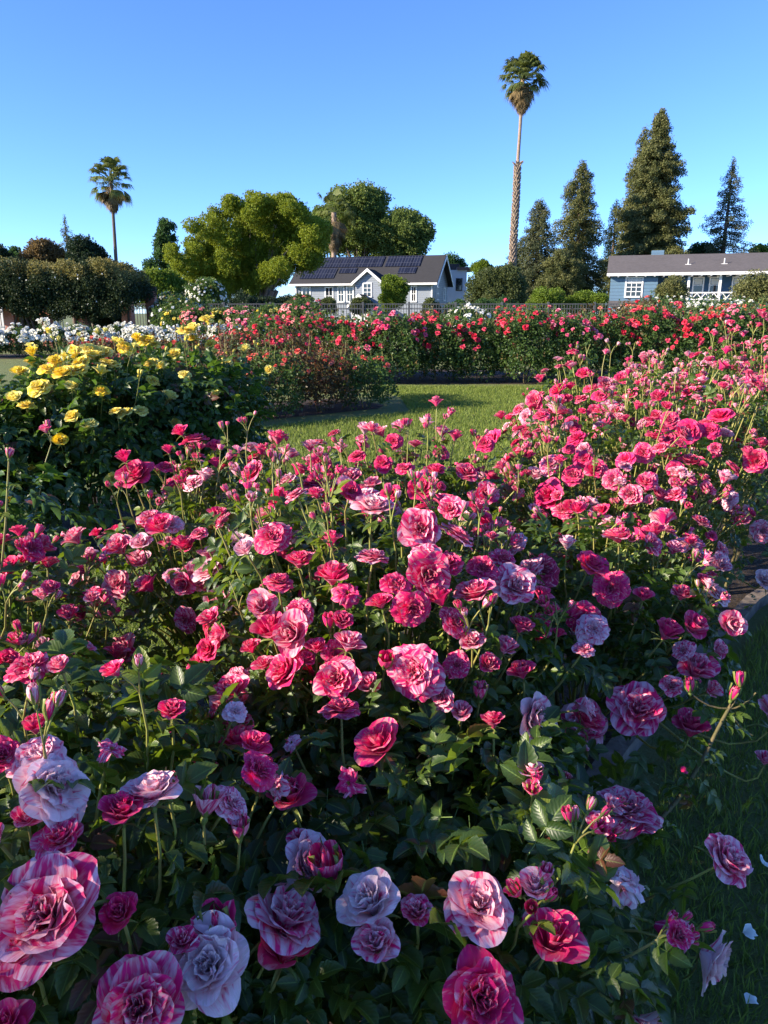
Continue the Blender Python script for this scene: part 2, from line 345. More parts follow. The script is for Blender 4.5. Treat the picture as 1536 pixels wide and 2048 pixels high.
PINK = bloom_set(M['pink'])
CAL_B = [calyx_mesh('calyx', 90 + i, True) for i in range(3)]; CAL_O = [calyx_mesh('calyx', 95 + i, False) for i in range(2)]

# ---------------------------------------------------------------- bushes
class Bush:
    def __init__(s, x, y, r, h, seed=0, low=0.12, ry=None):
        s.base = np.array([x, y, 0.0]); s.h = h; s.rr = np.array([r, ry or r, h * 0.5 * (1 - low)]); s.c = np.array([x, y, h * (0.5 + low / 2)])
        s.rg = np.random.default_rng(seed); s.st = MB(); s.kids = []; s.k1 = s.rg.uniform(2, 5, (5, 3)); s.p1 = s.rg.uniform(0, 6.28, 5); s.lp = []
    def amp(s, n): return 1 + 0.07 * np.sin(n @ s.k1.T + s.p1).sum(-1)
    def surf(s, n, f=1.0):
        n = np.asarray(n); e = np.sign(n) * np.abs(n) ** 0.8; e = e / np.maximum(1e-6, (np.abs(e) ** 2.4).sum(-1, keepdims=True) ** (1 / 2.4))
        return s.c + e * s.rr * (s.amp(n) * f)[..., None] if e.ndim > 1 else s.c + e * s.rr * s.amp(n) * f
    def inside(s, p): q = (p - s.c) / s.rr; return np.linalg.norm(q, axis=-1)
def hit(bushes, d, o=np.array([0, 0, CAMZ])):
    best = None; miss = None
    for b in bushes:
        q = (o - b.c) / b.rr; e = d / b.rr; A = e @ e; B = q @ e; Cc = q @ q - 1.02; D = B * B - A * Cc; tm = -B / A
        if D > 0:
            t = (-B - math.sqrt(D)) / A
            if t > 0.3 and (best is None or t < best[0]): best = (t, b)
        m = np.linalg.norm(q + e * tm)
        if miss is None or m < miss[0]: miss = (m, tm, b)
    if best: return o + d * best[0], best[1]
    return o + d * miss[1], miss[2]
def stalk(b, p, ax, r=0.0021, mat=0, hub=None):
    h = hub if hub is not None else b.base * [1, 1, 0] + [0, 0, b.h * 0.45] + (p - b.c) * [.45, .45, 0]
    L = np.linalg.norm(p - h); m1 = p - ax * min(.16, L * .4); t = np.linspace(0, 1, 7)[:, None]
    pts = (1 - t) ** 2 * h + 2 * (1 - t) * t * m1 + t ** 2 * p
    pts[1:-1] += b.rg.normal(size=(5, 3)) * .004
    b.st.tube(pts, r * 1.7, r, 5, mat=mat, rnd=b.rg.uniform())
def put_bloom(b, p, ax, size, kind, pale, dark=0.0, sset=None, cal=True, name=None, stem=True):
    sset = sset or PINK; ms = sset[kind]; me = ms[b.rg.integers(len(ms))]
    if kind == 'o' and sset is PINK and size > .078 and b.rg.uniform() < .65: me = ms[(2, 4)[b.rg.integers(2)]]
    b.kids.append((me, p, ax, size, pale, dark, kind, cal, b.rg.uniform(0, 6.28)))
    if stem:
        stalk(b, p - ax * size * (.12 if kind != 'b' else .2), ax)
        for _ in range(2): b.lp.append((p - ax * (size * .4 + b.rg.uniform(.02, .12)), norm(b.rg.normal(size=3) * [1, 1, .3])))
def spray(b, n, nb, sset, size=.028, reach=(.07, .17), open_p=.25, cal=True, hubf=None):
    p0 = b.surf(n, .93); ax = norm(n * .45 + np.array([0, 0, .9]) + b.rg.normal(size=3) * .18)
    top = p0 + ax * b.rg.uniform(*reach); stalk(b, top, ax, .0019)
    for k in range(nb):
        a = b.rg.uniform(0, 6.28); d = norm(ax + np.array([math.cos(a), math.sin(a), .1]) * b.rg.uniform(.25, .75)); L = b.rg.uniform(.03, .065)
        q = top + d * L; t = np.linspace(0, 1, 4)[:, None]
        b.st.tube(top * (1 - t) + q * t + np.array([0, 0, .006]) * np.sin(t * 3.1), .0016, .0012, 4, rnd=b.rg.uniform())
        if b.rg.uniform() < open_p: put_bloom(b, q, norm(d + [0, 0, .3]), size * b.rg.uniform(1.3, 1.9), 'h', b.rg.uniform(.2, .8), sset=sset, cal=cal, stem=False)
        else: put_bloom(b, q, d, size * b.rg.uniform(.7, 1.25), 'b', b.rg.uniform(.2, .75), sset=sset, cal=cal, stem=False)
    for k in range(2):
        b.lp.append((p0 + ax * b.rg.uniform(0, .06), norm(b.rg.normal(size=3) + [0, 0, .3])))
def fol_points(b, n, zmin=0.1, inner=0.55, up=.5, dn=-.3, clear=None):
    g = b.rg; d = norm(g.normal(size=(n, 3))); d[:, 2] = np.where(d[:, 2] < dn, -d[:, 2], d[:, 2])
    f = 1 - (g.uniform(size=n) ** 1.7) * (1 - inner) + g.normal(size=n) * .035
    p = b.surf(d, f); k = p[:, 2] > zmin * b.h
    if b.kids and clear:                            # flowers push their own space free among the leaves
        for kk in b.kids:
            if kk[6] != 'b':
                c = kk[1] + kk[2] * kk[3] * .55; k &= np.linalg.norm(p - c, axis=1) > kk[3] * clear[0] + clear[1]
    return p[k], d[k], f[k]
def foliage(b, n, T, size, mat, name='foliage', root=None, zmin=.1, inner=.55, droop=.35, dn=-.3, clear=None):
    p, d, f = fol_points(b, n, zmin, inner, dn=dn, clear=clear); g = b.rg; n = len(p)
    y = norm(d * [1, 1, .5] + g.normal(size=(n, 3)) * .7 + [0, 0, -droop]); z = norm(d * .7 + [0, 0, .9] + g.normal(size=(n, 3)) * .45)
    Mx = frames(y, z) * (size * g.uniform(.65, 1.25, n))[:, None, None]
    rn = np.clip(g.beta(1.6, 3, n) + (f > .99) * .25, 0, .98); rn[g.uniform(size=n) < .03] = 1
    mb = MB(); mb.inst(T, Mx, p, rn)
    if b.lp:
        pp = np.array([q[0] for q in b.lp]); yy = np.array([q[1] for q in b.lp]); k = len(pp)
        mb.inst(T, frames(yy, norm(g.normal(size=(k, 3)) * .3 + [0, 0, 1])) * (size * g.uniform(.5, .95, k))[:, None, None], pp, g.uniform(.4, 1, k))
    return mb
def finish(b, name, label, cat, group, fol, leafmat, shift=None, stemname='flower_stalks', canes=4, obuds=None):
    root = thing(name, label, cat, tuple(b.base), 0, group); inv = -b.base
    def sh(mb): 
        for i in range(len(mb.V)): mb.V[i] = mb.V[i] + inv
        return mb
    sh(fol).obj('foliage', leafmat, root)
    if b.st.n: sh(b.st).obj(stemname, [M['stem'], M['cane']], root)
    for k in range(canes):
        a = b.rg.uniform(0, 6.28); mb = MB(); e = np.array([math.cos(a) * b.rr[0] * .6, math.sin(a) * b.rr[1] * .6, b.h * .7]); t = np.linspace(0, 1, 7)[:, None]
        pts = e * [1, 1, 0] * t ** 1.4 + np.array([0, 0, b.h * .7]) * t + b.rg.normal(size=(7, 3)) * .01 + np.array([math.cos(a), math.sin(a), 0]) * .05
        mb.tube(pts, .011, .005, 6); mb.obj('cane', M['cane'], root)
    nb = {'rose_bloom': 0, 'rose_bud': 0}; extra = {'rose_bloom': [], 'rose_bud': []}
    for me, p, ax, size, pale, dark, kind, cal, spin in b.kids:
        nm = 'rose_bud' if kind == 'b' else 'rose_bloom'
        q = Vector(ax).to_track_quat('Z', 'Y') @ Matrix.Rotation(spin, 3, 'Z').to_quaternion()
        if nb[nm] >= 98: continue
        nb[nm] += 1
        o = link(nm, me, root, tuple(p - b.base)); o.rotation_euler = q.to_euler(); o.scale = (size,) * 3; o.color = (pale, dark, b.rg.uniform(), 1)
        if cal:
            c = link('calyx', (CAL_B if kind == 'b' else CAL_O)[b.rg.integers(2)], o)
            if kind != 'b': c.scale = (.45,) * 3; c.location = (0, 0, -.02)
    return root

# ================================================================ GROUND
def grass_mat(name, a, b_, c_):
    m, t, b, out = new_mat(name); tc = nd(t, 'ShaderNodeTexCoord'); g = tc.outputs['Object']
    n1 = noise(t, g, .35, 5, .6); n2 = noise(t, g, 6, 5, .7); n3 = noise(t, g, 90, 3, .7)
    c = mixc(t, mth(t, 'MULTIPLY_ADD', n1, 3, -1.1, clamp=True), a, b_); c = mixc(t, mth(t, 'MULTIPLY_ADD', n2, 3.4, -1.5, clamp=True), c, c_)
    c = mixc(t, mth(t, 'MULTIPLY', n3, .7), c, tuple(x * .35 for x in a)); t.links.new(c, b.inputs['Base Color']); b.inputs['Roughness'].default_value = .9
    bp = nd(t, 'ShaderNodeBump'); bp.inputs['Strength'].default_value = .8; bp.inputs['Distance'].default_value = .03
    t.links.new(n3, bp.inputs['Height']); t.links.new(bp.outputs[0], b.inputs['Normal']); return m
mb = MB(); mb.add([(-600, -300, 0), (600, -300, 0), (600, 1200, 0), (-600, 1200, 0)], [(0, 1, 2, 3)])
o = mb.obj('ground', grass_mat('lawn', (.14, .19, .04), (.17, .2, .05), (.22, .21, .07))); o['kind'] = 'structure'
def sheet(name, pts, z, mat, kind='structure'):
    me = bpy.data.meshes.new(name); me.from_pydata([(x, y, z) for x, y in pts], [], [tuple(range(len(pts)))]); me.materials.append(mat)
    o = link(name, me); o['kind'] = kind; return o
SOIL = simple('mulch', (.045, .028, .018), .95, scale=35, bump=1.0, col2=(.012, .009, .007))
CURB = [(.25, -.6), (.28, .3), (.34, .85), (.34, 1.35), (.52, 1.85), (.82, 2.27), (1.14, 2.66), (1.55, 3.16), (1.93, 3.62), (2.6, 4.25), (3.4, 4.85), (4.4, 5.5)]
LEFTB = [(3.4, 6.3), (2.3, 5.7), (1.3, 4.7), (.5, 3.6), (-.5, 2.9), (-1.2, 2.2), (-1.6, 1.4), (-1.7, .4), (-1.7, -.6)]
sheet('flower_bed_soil', CURB + LEFTB, .004, SOIL)
sheet('yellow_bed_soil', [(-4.2, 4.2), (-3, 3.95), (-1.9, 4.2), (-.9, 5.1), (-.6, 6.2), (-1.5, 6.4), (-2.8, 5.9), (-4.2, 5.6)], .004, SOIL)
sheet('coral_bed_soil', [(-5.4, 8.4), (-3.8, 9.1), (-1.9, 10.5), (-.1, 11.95), (.0, 12.4), (-.7, 13.5), (-2.5, 12.7), (-5.4, 10.6)], .004, SOIL)
sheet('hedge_bed_soil', [(-4.2, 16.2), (10.5, 16.2), (10.5, 20.5), (-4.2, 20.5)], .004, SOIL)
sheet('white_bed_soil', [(-17, 25.2), (-4, 25.2), (-4, 28), (-17, 28)], .004, SOIL)
sheet('road', [(-200, 50), (200, 50), (200, 60), (-200, 60)], .008, simple('asphalt', (.055, .055, .055), .9, .3, 3))
mb = MB()
for (x0, y0), (x1, y1) in zip(CURB[:-1], CURB[1:]):
    d = np.array([x1 - x0, y1 - y0]); d /= np.hypot(*d); n_ = np.array([-d[1], d[0]]) * .034
    a, b_ = np.array([x0, y0]), np.array([x1, y1]); v = []
    for q in (a, b_):
        for s_ in (-1, 1):
            for z_ in (0, .06): v.append((*(q + n_ * s_), z_))
    mb.add(v, [(1, 3, 7, 5), (0, 1, 5, 4), (2, 6, 7, 3), (0, 2, 3, 1), (4, 5, 7, 6)])
o = mb.obj('kerb', simple('kerb_wood', (.19, .155, .13), .9, scale=14, col2=(.07, .055, .045), bump=.6), smooth=False); o['kind'] = 'structure'

# grass blades as real geometry where the lawn shows
BL = (np.array([(-.09, 0, 0), (.09, 0, 0), (.06, .08, .55), (-.06, .08, .55), (.004, .34, 1), (-.004, .34, 1)]), np.array([(0, 1, 2, 3), (3, 2, 4, 5)]), np.array([(-1, 0), (1, 0), (1, .5), (-1, .5), (0, 1), (0, 1)]))
GM = leaf_mat('grass_blade', (.09, .15, .022), (.30, .34, .07), (.36, .48, .07), rough=.6, vein=False, tip=(.32, .26, .12))
def blades(name, pts, h, wmul=1.0):
    n = len(pts); g = np.random.default_rng(len(pts)); a = g.uniform(0, 6.28, n)
    y = np.stack([np.cos(a), np.sin(a), g.normal(size=n) * .25], 1); z = np.array([0, 0, 1.0]) + g.normal(size=(n, 3)) * .3; z = norm(z); x = norm(np.cross(y, z)); y = np.cross(z, x)
    hh = h * g.uniform(.5, 1.3, n); Mx = np.stack([x * (hh * wmul)[:, None], y * hh[:, None], z * hh[:, None]], -1)
    mb = MB(); mb.inst(BL, Mx, np.column_stack([pts, np.full(n, .0)]), np.clip(g.beta(2, 2.4, n), 0, 1))
    o = mb.obj(name, GM); o['kind'] = 'stuff'; tag(o, {'near_grass': 'short shaded grass of the lawn strip right of the striped roses', 'lawn_grass': 'sunlit mown lawn between the rose beds', 'left_grass': 'dark shaded grass strip between the pink bed and the yellow roses'}[name], 'grass'); return o
def region(n, poly, seed):
    g = np.random.default_rng(seed); p = np.array(poly); lo, hi = p.min(0), p.max(0); q = g.uniform(lo, hi, (n, 2)); ins = np.zeros(n, bool)
    j = len(p) - 1
    for i in range(len(p)):
        xi, yi = p[i]; xj, yj = p[j]; c = ((yi > q[:, 1]) != (yj > q[:, 1])) & (q[:, 0] < (xj - xi) * (q[:, 1] - yi) / (yj - yi + 1e-12) + xi); ins ^= c; j = i
    return q[ins]
blades('near_grass', region(130000, [(.4, .6), (.56, 1.3), (.72, 1.72), (.96, 2.2), (1.24, 2.62), (2.03, 3.56), (2.8, 4.2), (4.2, 5.3), (5.2, 5.3), (3.2, 3.0), (1.7, .8)], 1), .045, .55)
blades('lawn_grass', region(210000, [(-1.3, 6.8), (-1.8, 9.8), (.4, 11.5), (.3, 13.5), (-.2, 15.6), (8.5, 15.6), (5, 10), (3, 7.0), (1.2, 5.2), (.1, 4.8)], 2), .05, 1.1)
blades('left_grass', region(60000, [(-3.4, 2.2), (-3.2, 3.9), (-1.9, 4.15), (-.9, 5.0), (-.5, 6.0), (.9, 5.0), (.2, 3.6), (-.6, 3.0), (-1.3, 2.3)], 3), .05, .8)

# ================================================================ NEAR PINK BED
NB = {}
def nb(k, x, y, r, h, lab, low=.1): NB[k] = (Bush(x, y, r, h, ord(k) * 7, low), lab)
nb('A', -.52, .98, .42, .96, 'striped pink and lilac rose bush with the biggest blooms, bottom left corner')
nb('B', .02, 1.14, .43, .78, 'low leafy striped rose bush at the bottom centre, blooms drooping over the grass')
nb('C', -1.02, 1.5, .42, .92, 'striped pink rose bush at the left edge with many thin bud sprays')
nb('D', -.02, 1.68, .45, 1.08, 'striped pink rose bush in the centre with a heap of large hot pink blooms')
nb('E', -.44, 2.2, .43, 1.02, 'hot pink rose bush in front of the yellow roses, lawn gap on its right')
nb('F', .1, 2.6, .47, 1.02, 'bushy pink rose bush whose pale crown of flowers stands against the middle lawn')
nb('G', .55, 1.98, .41, .93, 'pink rose bush beside the kerb with two dark magenta blooms in shade')
nb('H', .83, 2.72, .44, 1.07, 'dense pink rose bush right of centre, beyond the two dark magenta blooms')
nb('I', 1.3, 3.2, .48, 1.15, 'pink rose bush crowded with crimson pink rosettes, in the middle of the right half')
nb('J', 1.15, 3.95, .48, 1.19, 'pink rose bush at the far left corner of the bed, next to the sunlit lawn')
nb('K', 1.85, 4.6, .52, 1.2, 'pink rose bush with tall pale bud stems behind the crimson rosettes')
nb('L', 1.85, 3.85, .48, 1.10, 'pink rose bush at the right edge with a dark shaded side over the kerb')
nb('M', 2.55, 5.2, .55, 1.27, 'pale pink rose bush with yellow green stems before the tall red hedge')
nb('N', 2.75, 4.45, .5, 1.18, 'sparse pink rose bush at the right margin of the picture, above the kerb')
nb('O', 3.3, 5.9, .6, 1.3, 'loose pink rose bush farthest back at the right end of the bed')
BS = [v[0] for v in NB.values()]
BLOOMS = '''95,1835,190,o,6 45,1895,125,h,2 258,2000,155,o,5 25,2035,85,h,2 115,1600,145,o,8 285,1612,120,o,8 235,1645,90,h,1 320,1590,62,b,2
230,1830,72,h,2 405,1850,90,b,2 525,1835,150,o,7 525,1895,120,h,3 385,1925,150,o,9 345,1880,60,h,4 572,1738,115,o,8 570,1695,55,h,4 665,1750,110,b,3
597,1620,100,h,0 440,1622,78,o,6 393,1618,70,b,6 455,1668,58,b,5 215,1527,66,s,4 75,1548,105,o,6 15,1540,70,o,1 120,1690,90,o,4 60,1652,60,h,4
745,1820,120,h,9 830,1832,65,h,5 755,1892,90,h,7 940,1820,130,o,6 1072,1880,120,h,3 942,1985,148,o,3 0,1690,60,h,6 1240,2035,100,h,8 1212,1640,125,o,6
1213,1780,92,s,9 1287,1860,95,h,6 1372,1912,112,o,9 1410,1732,98,o,6 1145,1560,60,s,6 760,1525,115,h,0 705,1590,70,s,4 530,1595,60,s,7 330,1452,60,h,2
482,1515,72,h,2 505,1555,50,h,4 595,1512,46,s,7 1165,1437,95,o,6 1260,1405,118,o,5 1358,1442,75,h,1 1515,1425,90,h,5 1505,1506,42,h,6 1365,1337,80,h,4
1037,1432,108,o,8 975,1472,55,h,1 945,1378,50,b,6 818,1345,120,o,4 770,1322,55,b,0 680,1357,95,o,4 587,1342,92,o,3 562,1268,88,h,0 620,1320,45,h,2
702,1292,70,h,5 665,1247,45,b,0 817,1232,88,o,1 930,1197,95,o,4 1005,1187,95,o,6 847,1168,98,o,3 902,1090,98,o,6 832,1082,95,o,4 747,1127,78,o,4
745,1042,88,o,7 672,1168,85,h,1 700,1200,70,s,2 562,1092,82,o,2 610,1140,60,h,2 668,1100,55,h,3 625,1130,34,h,4 480,1097,56,h,8 385,1102,50,h,3
350,1100,45,h,5 258,1170,60,o,6 298,1130,60,h,6 302,1170,36,h,5 405,1160,76,o,7 252,1080,60,o,2 210,1075,26,h,1 225,1128,28,h,1 618,985,64,o,1
503,966,64,o,3 292,970,75,o,1 262,932,42,h,1 342,950,40,o,1 395,897,58,o,2 368,882,40,h,1 432,912,40,h,0 435,945,34,h,1 345,916,34,h,1
440,1045,50,h,1 552,898,50,h,2 612,912,42,h,6 655,942,58,o,1 720,926,46,o,0 690,912,38,h,6 705,972,60,o,4 708,1005,50,o,2 842,992,64,o,1
868,956,46,o,1 880,920,40,o,1 925,960,52,o,2 960,1000,55,o,4 735,876,44,h,7 765,882,44,h,5 800,872,42,h,6 850,866,42,h,8 880,882,40,h,6
905,890,38,h,3 790,900,40,o,1 830,905,38,o,4 870,822,34,h,4 960,902,46,o,1 1000,882,48,o,3 1013,838,28,h,1 1022,932,46,o,4 1045,906,26,h,0 1155,890,46,o,0
1108,1000,72,o,1 1050,1008,34,h,1 1090,1040,36,h,1 1155,1040,40,h,1 1203,1032,48,h,0 1037,1102,56,o,6 970,1090,32,h,4 1010,1068,40,h,2
1135,1106,46,h,8 1228,1095,66,o,3 1092,1157,76,o,3 1181,1147,72,o,0 1213,1190,76,o,1 1166,1246,72,o,2 1095,1272,32,h,1 1092,1228,32,h,2 1276,1202,42,h,2
1345,1200,48,h,4 1410,1196,60,o,7 1315,1270,68,h,0 1362,1260,66,h,3 1292,1108,48,o,5 1350,1100,50,o,6 1380,930,46,o,0 1376,876,52,o,0 1336,886,36,o,1
1342,852,40,o,2 1432,846,48,o,0 1415,870,40,o,1 1300,888,40,o,3 1192,832,42,o,3 1150,852,42,o,2 1100,850,46,o,1 1080,812,40,o,2 1122,792,40,o,1
1062,840,34,o,5 60,1367,80,o,3 15,1166,74,o,3 55,1120,58,o,3 162,1216,44,h,1 242,1226,50,h,7 268,1298,80,o,5 332,1333,34,h,2 152,1160,30,h,3
75,1482,58,h,0 446,1245,60,h,4 470,1395,60,o,6 452,1445,50,o,8 492,1355,50,o,5 520,1300,46,h,2 15,925,26,b,5 1515,1150,45,h,9 1470,1040,42,h,4
1455,1020,34,h,6 1510,1060,46,o,6 1500,930,50,o,2 1485,915,40,h,2 1525,640,20,h,3 990,1300,60,h,5 1020,1345,60,h,2 930,1290,60,h,5 960,1330,50,h,4 900,1330,60,o,3
640,1300,50,h,2 545,1330,50,h,4 300,1060,36,h,1 120,1365,50,h,5 1060,870,34,o,4 1210,780,34,o,4 1240,770,30,o,3 1170,760,34,o,2 1145,745,30,h,3
1290,765,34,o,3 1330,790,36,o,4 1350,770,30,o,2 1255,800,36,o,2 1230,830,36,o,4 1200,800,34,o,1 1280,920,44,o,3 1245,930,44,o,2 1190,950,46,o,1 1225,970,46,o,4
1260,1010,46,h,5 1310,1000,44,h,4 1340,950,40,o,1 1290,970,40,o,5 1260,1050,46,o,3 1150,960,46,o,1 1170,930,44,o,0 1110,940,50,o,5 1080,960,40,h,6
880,1140,80,o,2 790,1180,70,o,3 760,1215,60,h,2 950,1150,70,o,1 870,1210,60,h,1 900,1250,70,o,3 840,1130,70,o,5 690,1250,50,h,3 610,1230,60,o,4 1060,1200,50,h,2 990,1130,60,o,4 1020,1260,56,h,1 740,1370,60,h,4 870,1390,60,o,5 910,1420,54,h,6 500,1440,54,o,5 420,1330,50,h,2 380,1240,54,o,4 120,1250,50,h,4 210,1320,50,h,3 110,1300,40,b,2 560,1010,46,o,1 590,960,44,h,2 640,1010,44,h,2 520,920,36,h,2 770,940,44,o,2 810,950,44,o,3 750,980,40,h,6 780,1010,44,o,1 890,1040,55,o,5 940,1040,50,h,3'''
for tok in BLOOMS.split():
    a = tok.split(','); px, py, dpx = map(float, a[:3]); kind = a[3]; pale = int(a[4]) / 9
    p, b = hit(BS, ray(px, py)); dep = np.linalg.norm(p - [0, 0, CAMZ]) * .93; size = dpx * dep / F
    size = float(np.clip(size, .022, .135)); nrm = norm((p - b.c) / b.rr ** 2)
    tc_ = norm(np.array([0, 0, CAMZ + .15]) - p); ax = norm(nrm * .6 + tc_ * .35 + np.array([-.06, 0, .30]) + b.rg.normal(size=3) * .34)
    if kind in 'hb': ax = norm(nrm * .4 + np.array([-.05, 0, 1.0]) + b.rg.normal(size=3) * .22)
    if kind == 'h' and py > 1700 and px > 1180: ax = norm(nrm + np.array([.2, -.3, -.5]))
    if kind == 'o' and py > 1880 and px > 1300: ax = norm(np.array([.6, -.5, -.1]))
    dark = .8 if (abs(px - 1092) < 5 and abs(py - 1157) < 5) else b.rg.uniform(0, .35)
    q = p + nrm * (size * .22 + .018)
    if kind == 'b': q = q - ax * size * .5
    elif kind == 'h': q = q - ax * size * .25
    elif kind == 'o': q = q - ax * size * .2
    put_bloom(b, q, ax, size * (.98 if kind == 'o' else .92), kind, np.clip(pale + b.rg.normal() * .06, 0, 1), dark)
# smaller flowers and bud sprays between them, denser on the far bushes
FILL = {'A': (10, 12), 'B': (7, 9), 'C': (34, 34), 'D': (72, 28), 'E': (84, 34), 'F': (84, 26), 'G': (44, 16), 'H': (84, 22), 'I': (84, 20), 'J': (88, 22), 'K': (88, 26), 'L': (74, 22), 'M': (88, 28), 'N': (84, 26), 'O': (84, 28)}
for k, (b, lab) in NB.items():
    nf, ns = FILL[k]; g = b.rg
    for i in range(nf):
        if i % 4 == 0: cn = norm(g.normal(size=3)); cn[2] = abs(cn[2]) + .2; cn[1] -= .2
        n = norm(cn + g.normal(size=3) * .2); s = g.uniform(.042, .084) if k in 'CDEG' else g.uniform(.036, .074)
        p = b.surf(n, 1.03); q = np.array([kk[1] for kk in b.kids]) if b.kids else np.zeros((1, 3))
        if np.min(np.linalg.norm(q - p, axis=1)) < s * .45: continue
        put_bloom(b, p + n * .01, norm(n * .7 + [0, 0, .5] + g.normal(size=3) * .3), s, 'o' if g.uniform() < .62 else 'h', g.uniform(.1, .85), g.uniform(0, .3))
    for i in range(ns):
        n = norm(g.normal(size=3)); n[2] = abs(n[2]) * (1 if k in 'AB' else 1.2) + .35; n = norm(n)
        spray(b, n, int(g.integers(2, 6)), PINK, .026, reach=(.03, .08) if k in 'ABG' else (.05, .17) if k == 'C' else (.03, .12), open_p=.22)
def trim(mb_T, b, *a): pass
for k, (b, lab) in NB.items():
    if k == 'B':                                    # the long thorny cane that leans out over the grass on the right
        b.cane2 = MB(); A_ = np.array([P(1110, 1760, 1.28), P(1220, 1710, 1.31), P(1300, 1660, 1.35), P(1355, 1600, 1.39), P(1405, 1520, 1.42), P(1445, 1440, 1.46), P(1470, 1395, 1.48)])
        b.cane2.tube(A_, .0065, .0035, 7)
        for i in range(14):
            s_ = b.rg.uniform(0, 5.99); i0 = int(s_); p = A_[i0] * (1 - s_ + i0) + A_[i0 + 1] * (s_ - i0); d_ = norm(b.rg.normal(size=3)); b.cane2.tube([p, p + d_ * .013 + [0, 0, .003]], .003, .0002, 4)
        for tx, ty in ((1380, 1385), (1462, 1400), (1480, 1375), (1512, 1385), (1505, 1470)):
            q = P(tx, ty, 1.47); m_ = A_[5] * .5 + A_[6] * .5; t = np.linspace(0, 1, 5)[:, None]; b.cane2.tube(m_ * (1 - t) + q * t + np.array([0, 0, -.012]) * np.sin(t * 3.1), .0026, .002, 4)
            if tx < 1500: put_bloom(b, q, norm(b.rg.normal(size=3) * .15 + [0, 0, 1]), .04, 'b', .2, .0, stem=False)
        for i in range(30):
            s_ = b.rg.uniform(.3, 5.9); i0 = int(s_); b.lp.append((A_[i0] * (1 - s_ + i0) + A_[i0 + 1] * (s_ - i0), norm(b.rg.normal(size=3) * [1, 1, .5])))
    cnt = int({'A': 1100, 'B': 1500, 'C': 1200, 'D': 1200, 'E': 1300, 'F': 1200, 'G': 1200}.get(k, 1000))
    T = L_NEAR if k in 'ABCDEFG' else L_MID
    fol = foliage(b, cnt, T, .095 if k in 'AB' else .08 if k in 'CDEFG' else .068, M['leaf'], zmin=.1, inner=.35, clear=(.75, .03))
    root = finish(b, 'rose_bush', lab, 'rose bush', 'striped pink rose bushes in the near bed', fol, M['leaf'])
    if k == 'B':
        for i in range(len(b.cane2.V)): b.cane2.V[i] = b.cane2.V[i] - b.base
        c_ = b.cane2.obj('cane', M['cane'], root); c_['label'] = 'long thorny brown cane leaning out over the grass'

# fallen petals on the grass
FP = [(1485, 1865, 'pale cream petal lying on the dark grass below the far right blooms', .05, 1), (1492, 2008, 'white petal on the grass in the bottom right corner', .045, 1), (1526, 1724, 'white petal on the grass at the right picture edge', .05, 1),
      (1320, 1338, 'pink petal on the grass beside the kerb, above the magenta bloom', .045, .6), (1420, 1290, 'lilac petal on the grass just right of the kerb', .045, .7), (1462, 1322, 'pale petal farthest right in the litter beside the kerb', .045, .9), (1436, 1313, 'lilac petal in the middle of the litter beside the kerb', .05, .6),
      (1398, 1262, 'pink petal resting against the far part of the kerb', .04, .5), (205, 1098, 'pale green-white petal on the shaded grass left of the pink roses', .06, .9), (1400, 1368, 'small lilac petal on the grass between kerb and budding cane', .04, .6), (1360, 1545, 'purple petal caught low in the grass under the leaning cane', .04, 0)]
for i, (px, py, lab, s_, pale) in enumerate(FP):
    d = ray(px, py); p = np.array([0, 0, CAMZ]) + d * ((CAMZ - .03) / -d[2]); mb = MB(); g = np.random.default_rng(i)
    petal(mb, 0, 1, .62, R(35), R(125), .0, .0, 8, 8, .16, g, curl=R(40)); o = mb.obj('fallen_petal', M['pink'] if pale < 1 else M['white'])
    o.location = tuple(p); o.scale = (s_ * .72,) * 3; o.rotation_euler = (g.uniform(-.6, .6), g.uniform(-.6, .6), g.uniform(0, 6.28)); o.color = (pale, .0, .5, 1); tag(o, lab, 'petal', 'fallen petals on the grass')

# ================================================================ YELLOW ROSES
YS = bloom_set(M['yellow']); YB = {}
for k, x, y, r, h, lab in (('a', -2.7, 4.7, .58, 1.0, 'yellow rose bush at the left with full golden blooms'), ('b', -2.05, 5.05, .62, 1.17, 'yellow rose bush topped by the great mass of lemon blooms'),
                           ('c', -1.5, 5.6, .6, 1.16, 'leafy yellow rose bush with tall stems of flowers, next to the lawn'), ('z', -1.42, 2.35, .33, .98, 'sparse green rose bush with one pink bud at the left picture edge'),
                           ('d', -3.5, 4.9, .42, .8, 'yellow rose bush partly cut off by the left picture edge')):
    YB[k] = (Bush(x, y, r, h, ord(k), .1), lab)
YL = [YB[k][0] for k in 'abcd']
YBL = '''85,785,45,o,3 45,758,26,h,3 70,722,24,h,1 70,740,22,h,2 100,750,32,o,2 130,762,36,o,2 146,785,28,o,6 40,808,28,h,5 8,770,18,h,0 202,792,28,o,0 180,858,32,o,9 124,887,24,h,0
252,833,32,o,5 276,828,26,o,5 328,806,28,h,8 165,740,46,o,3 190,728,46,o,4 212,742,40,o,4 180,715,38,o,5 158,752,34,o,3 205,722,34,o,5 152,728,34,h,3 250,710,32,o,2 296,692,34,o,2 307,738,28,o,3 278,690,20,h,1
372,675,34,o,3 385,690,30,o,0 390,672,26,h,5 412,650,24,o,3 486,712,22,h,6 532,750,18,h,4 18,1000,16,h,2 70,935,14,h,1 222,955,30,h,6 115,740,26,h,2 240,700,20,h,3 330,745,20,h,4 310,700,24,o,2 350,720,24,o,3 420,700,22,o,2 450,735,22,o,4 370,760,24,o,5 300,770,26,o,3 230,830,26,o,4 350,850,24,o,6 430,800,20,h,4 150,840,26,o,3 60,820,28,o,2 200,760,28,h,4 225,745,30,o,4'''
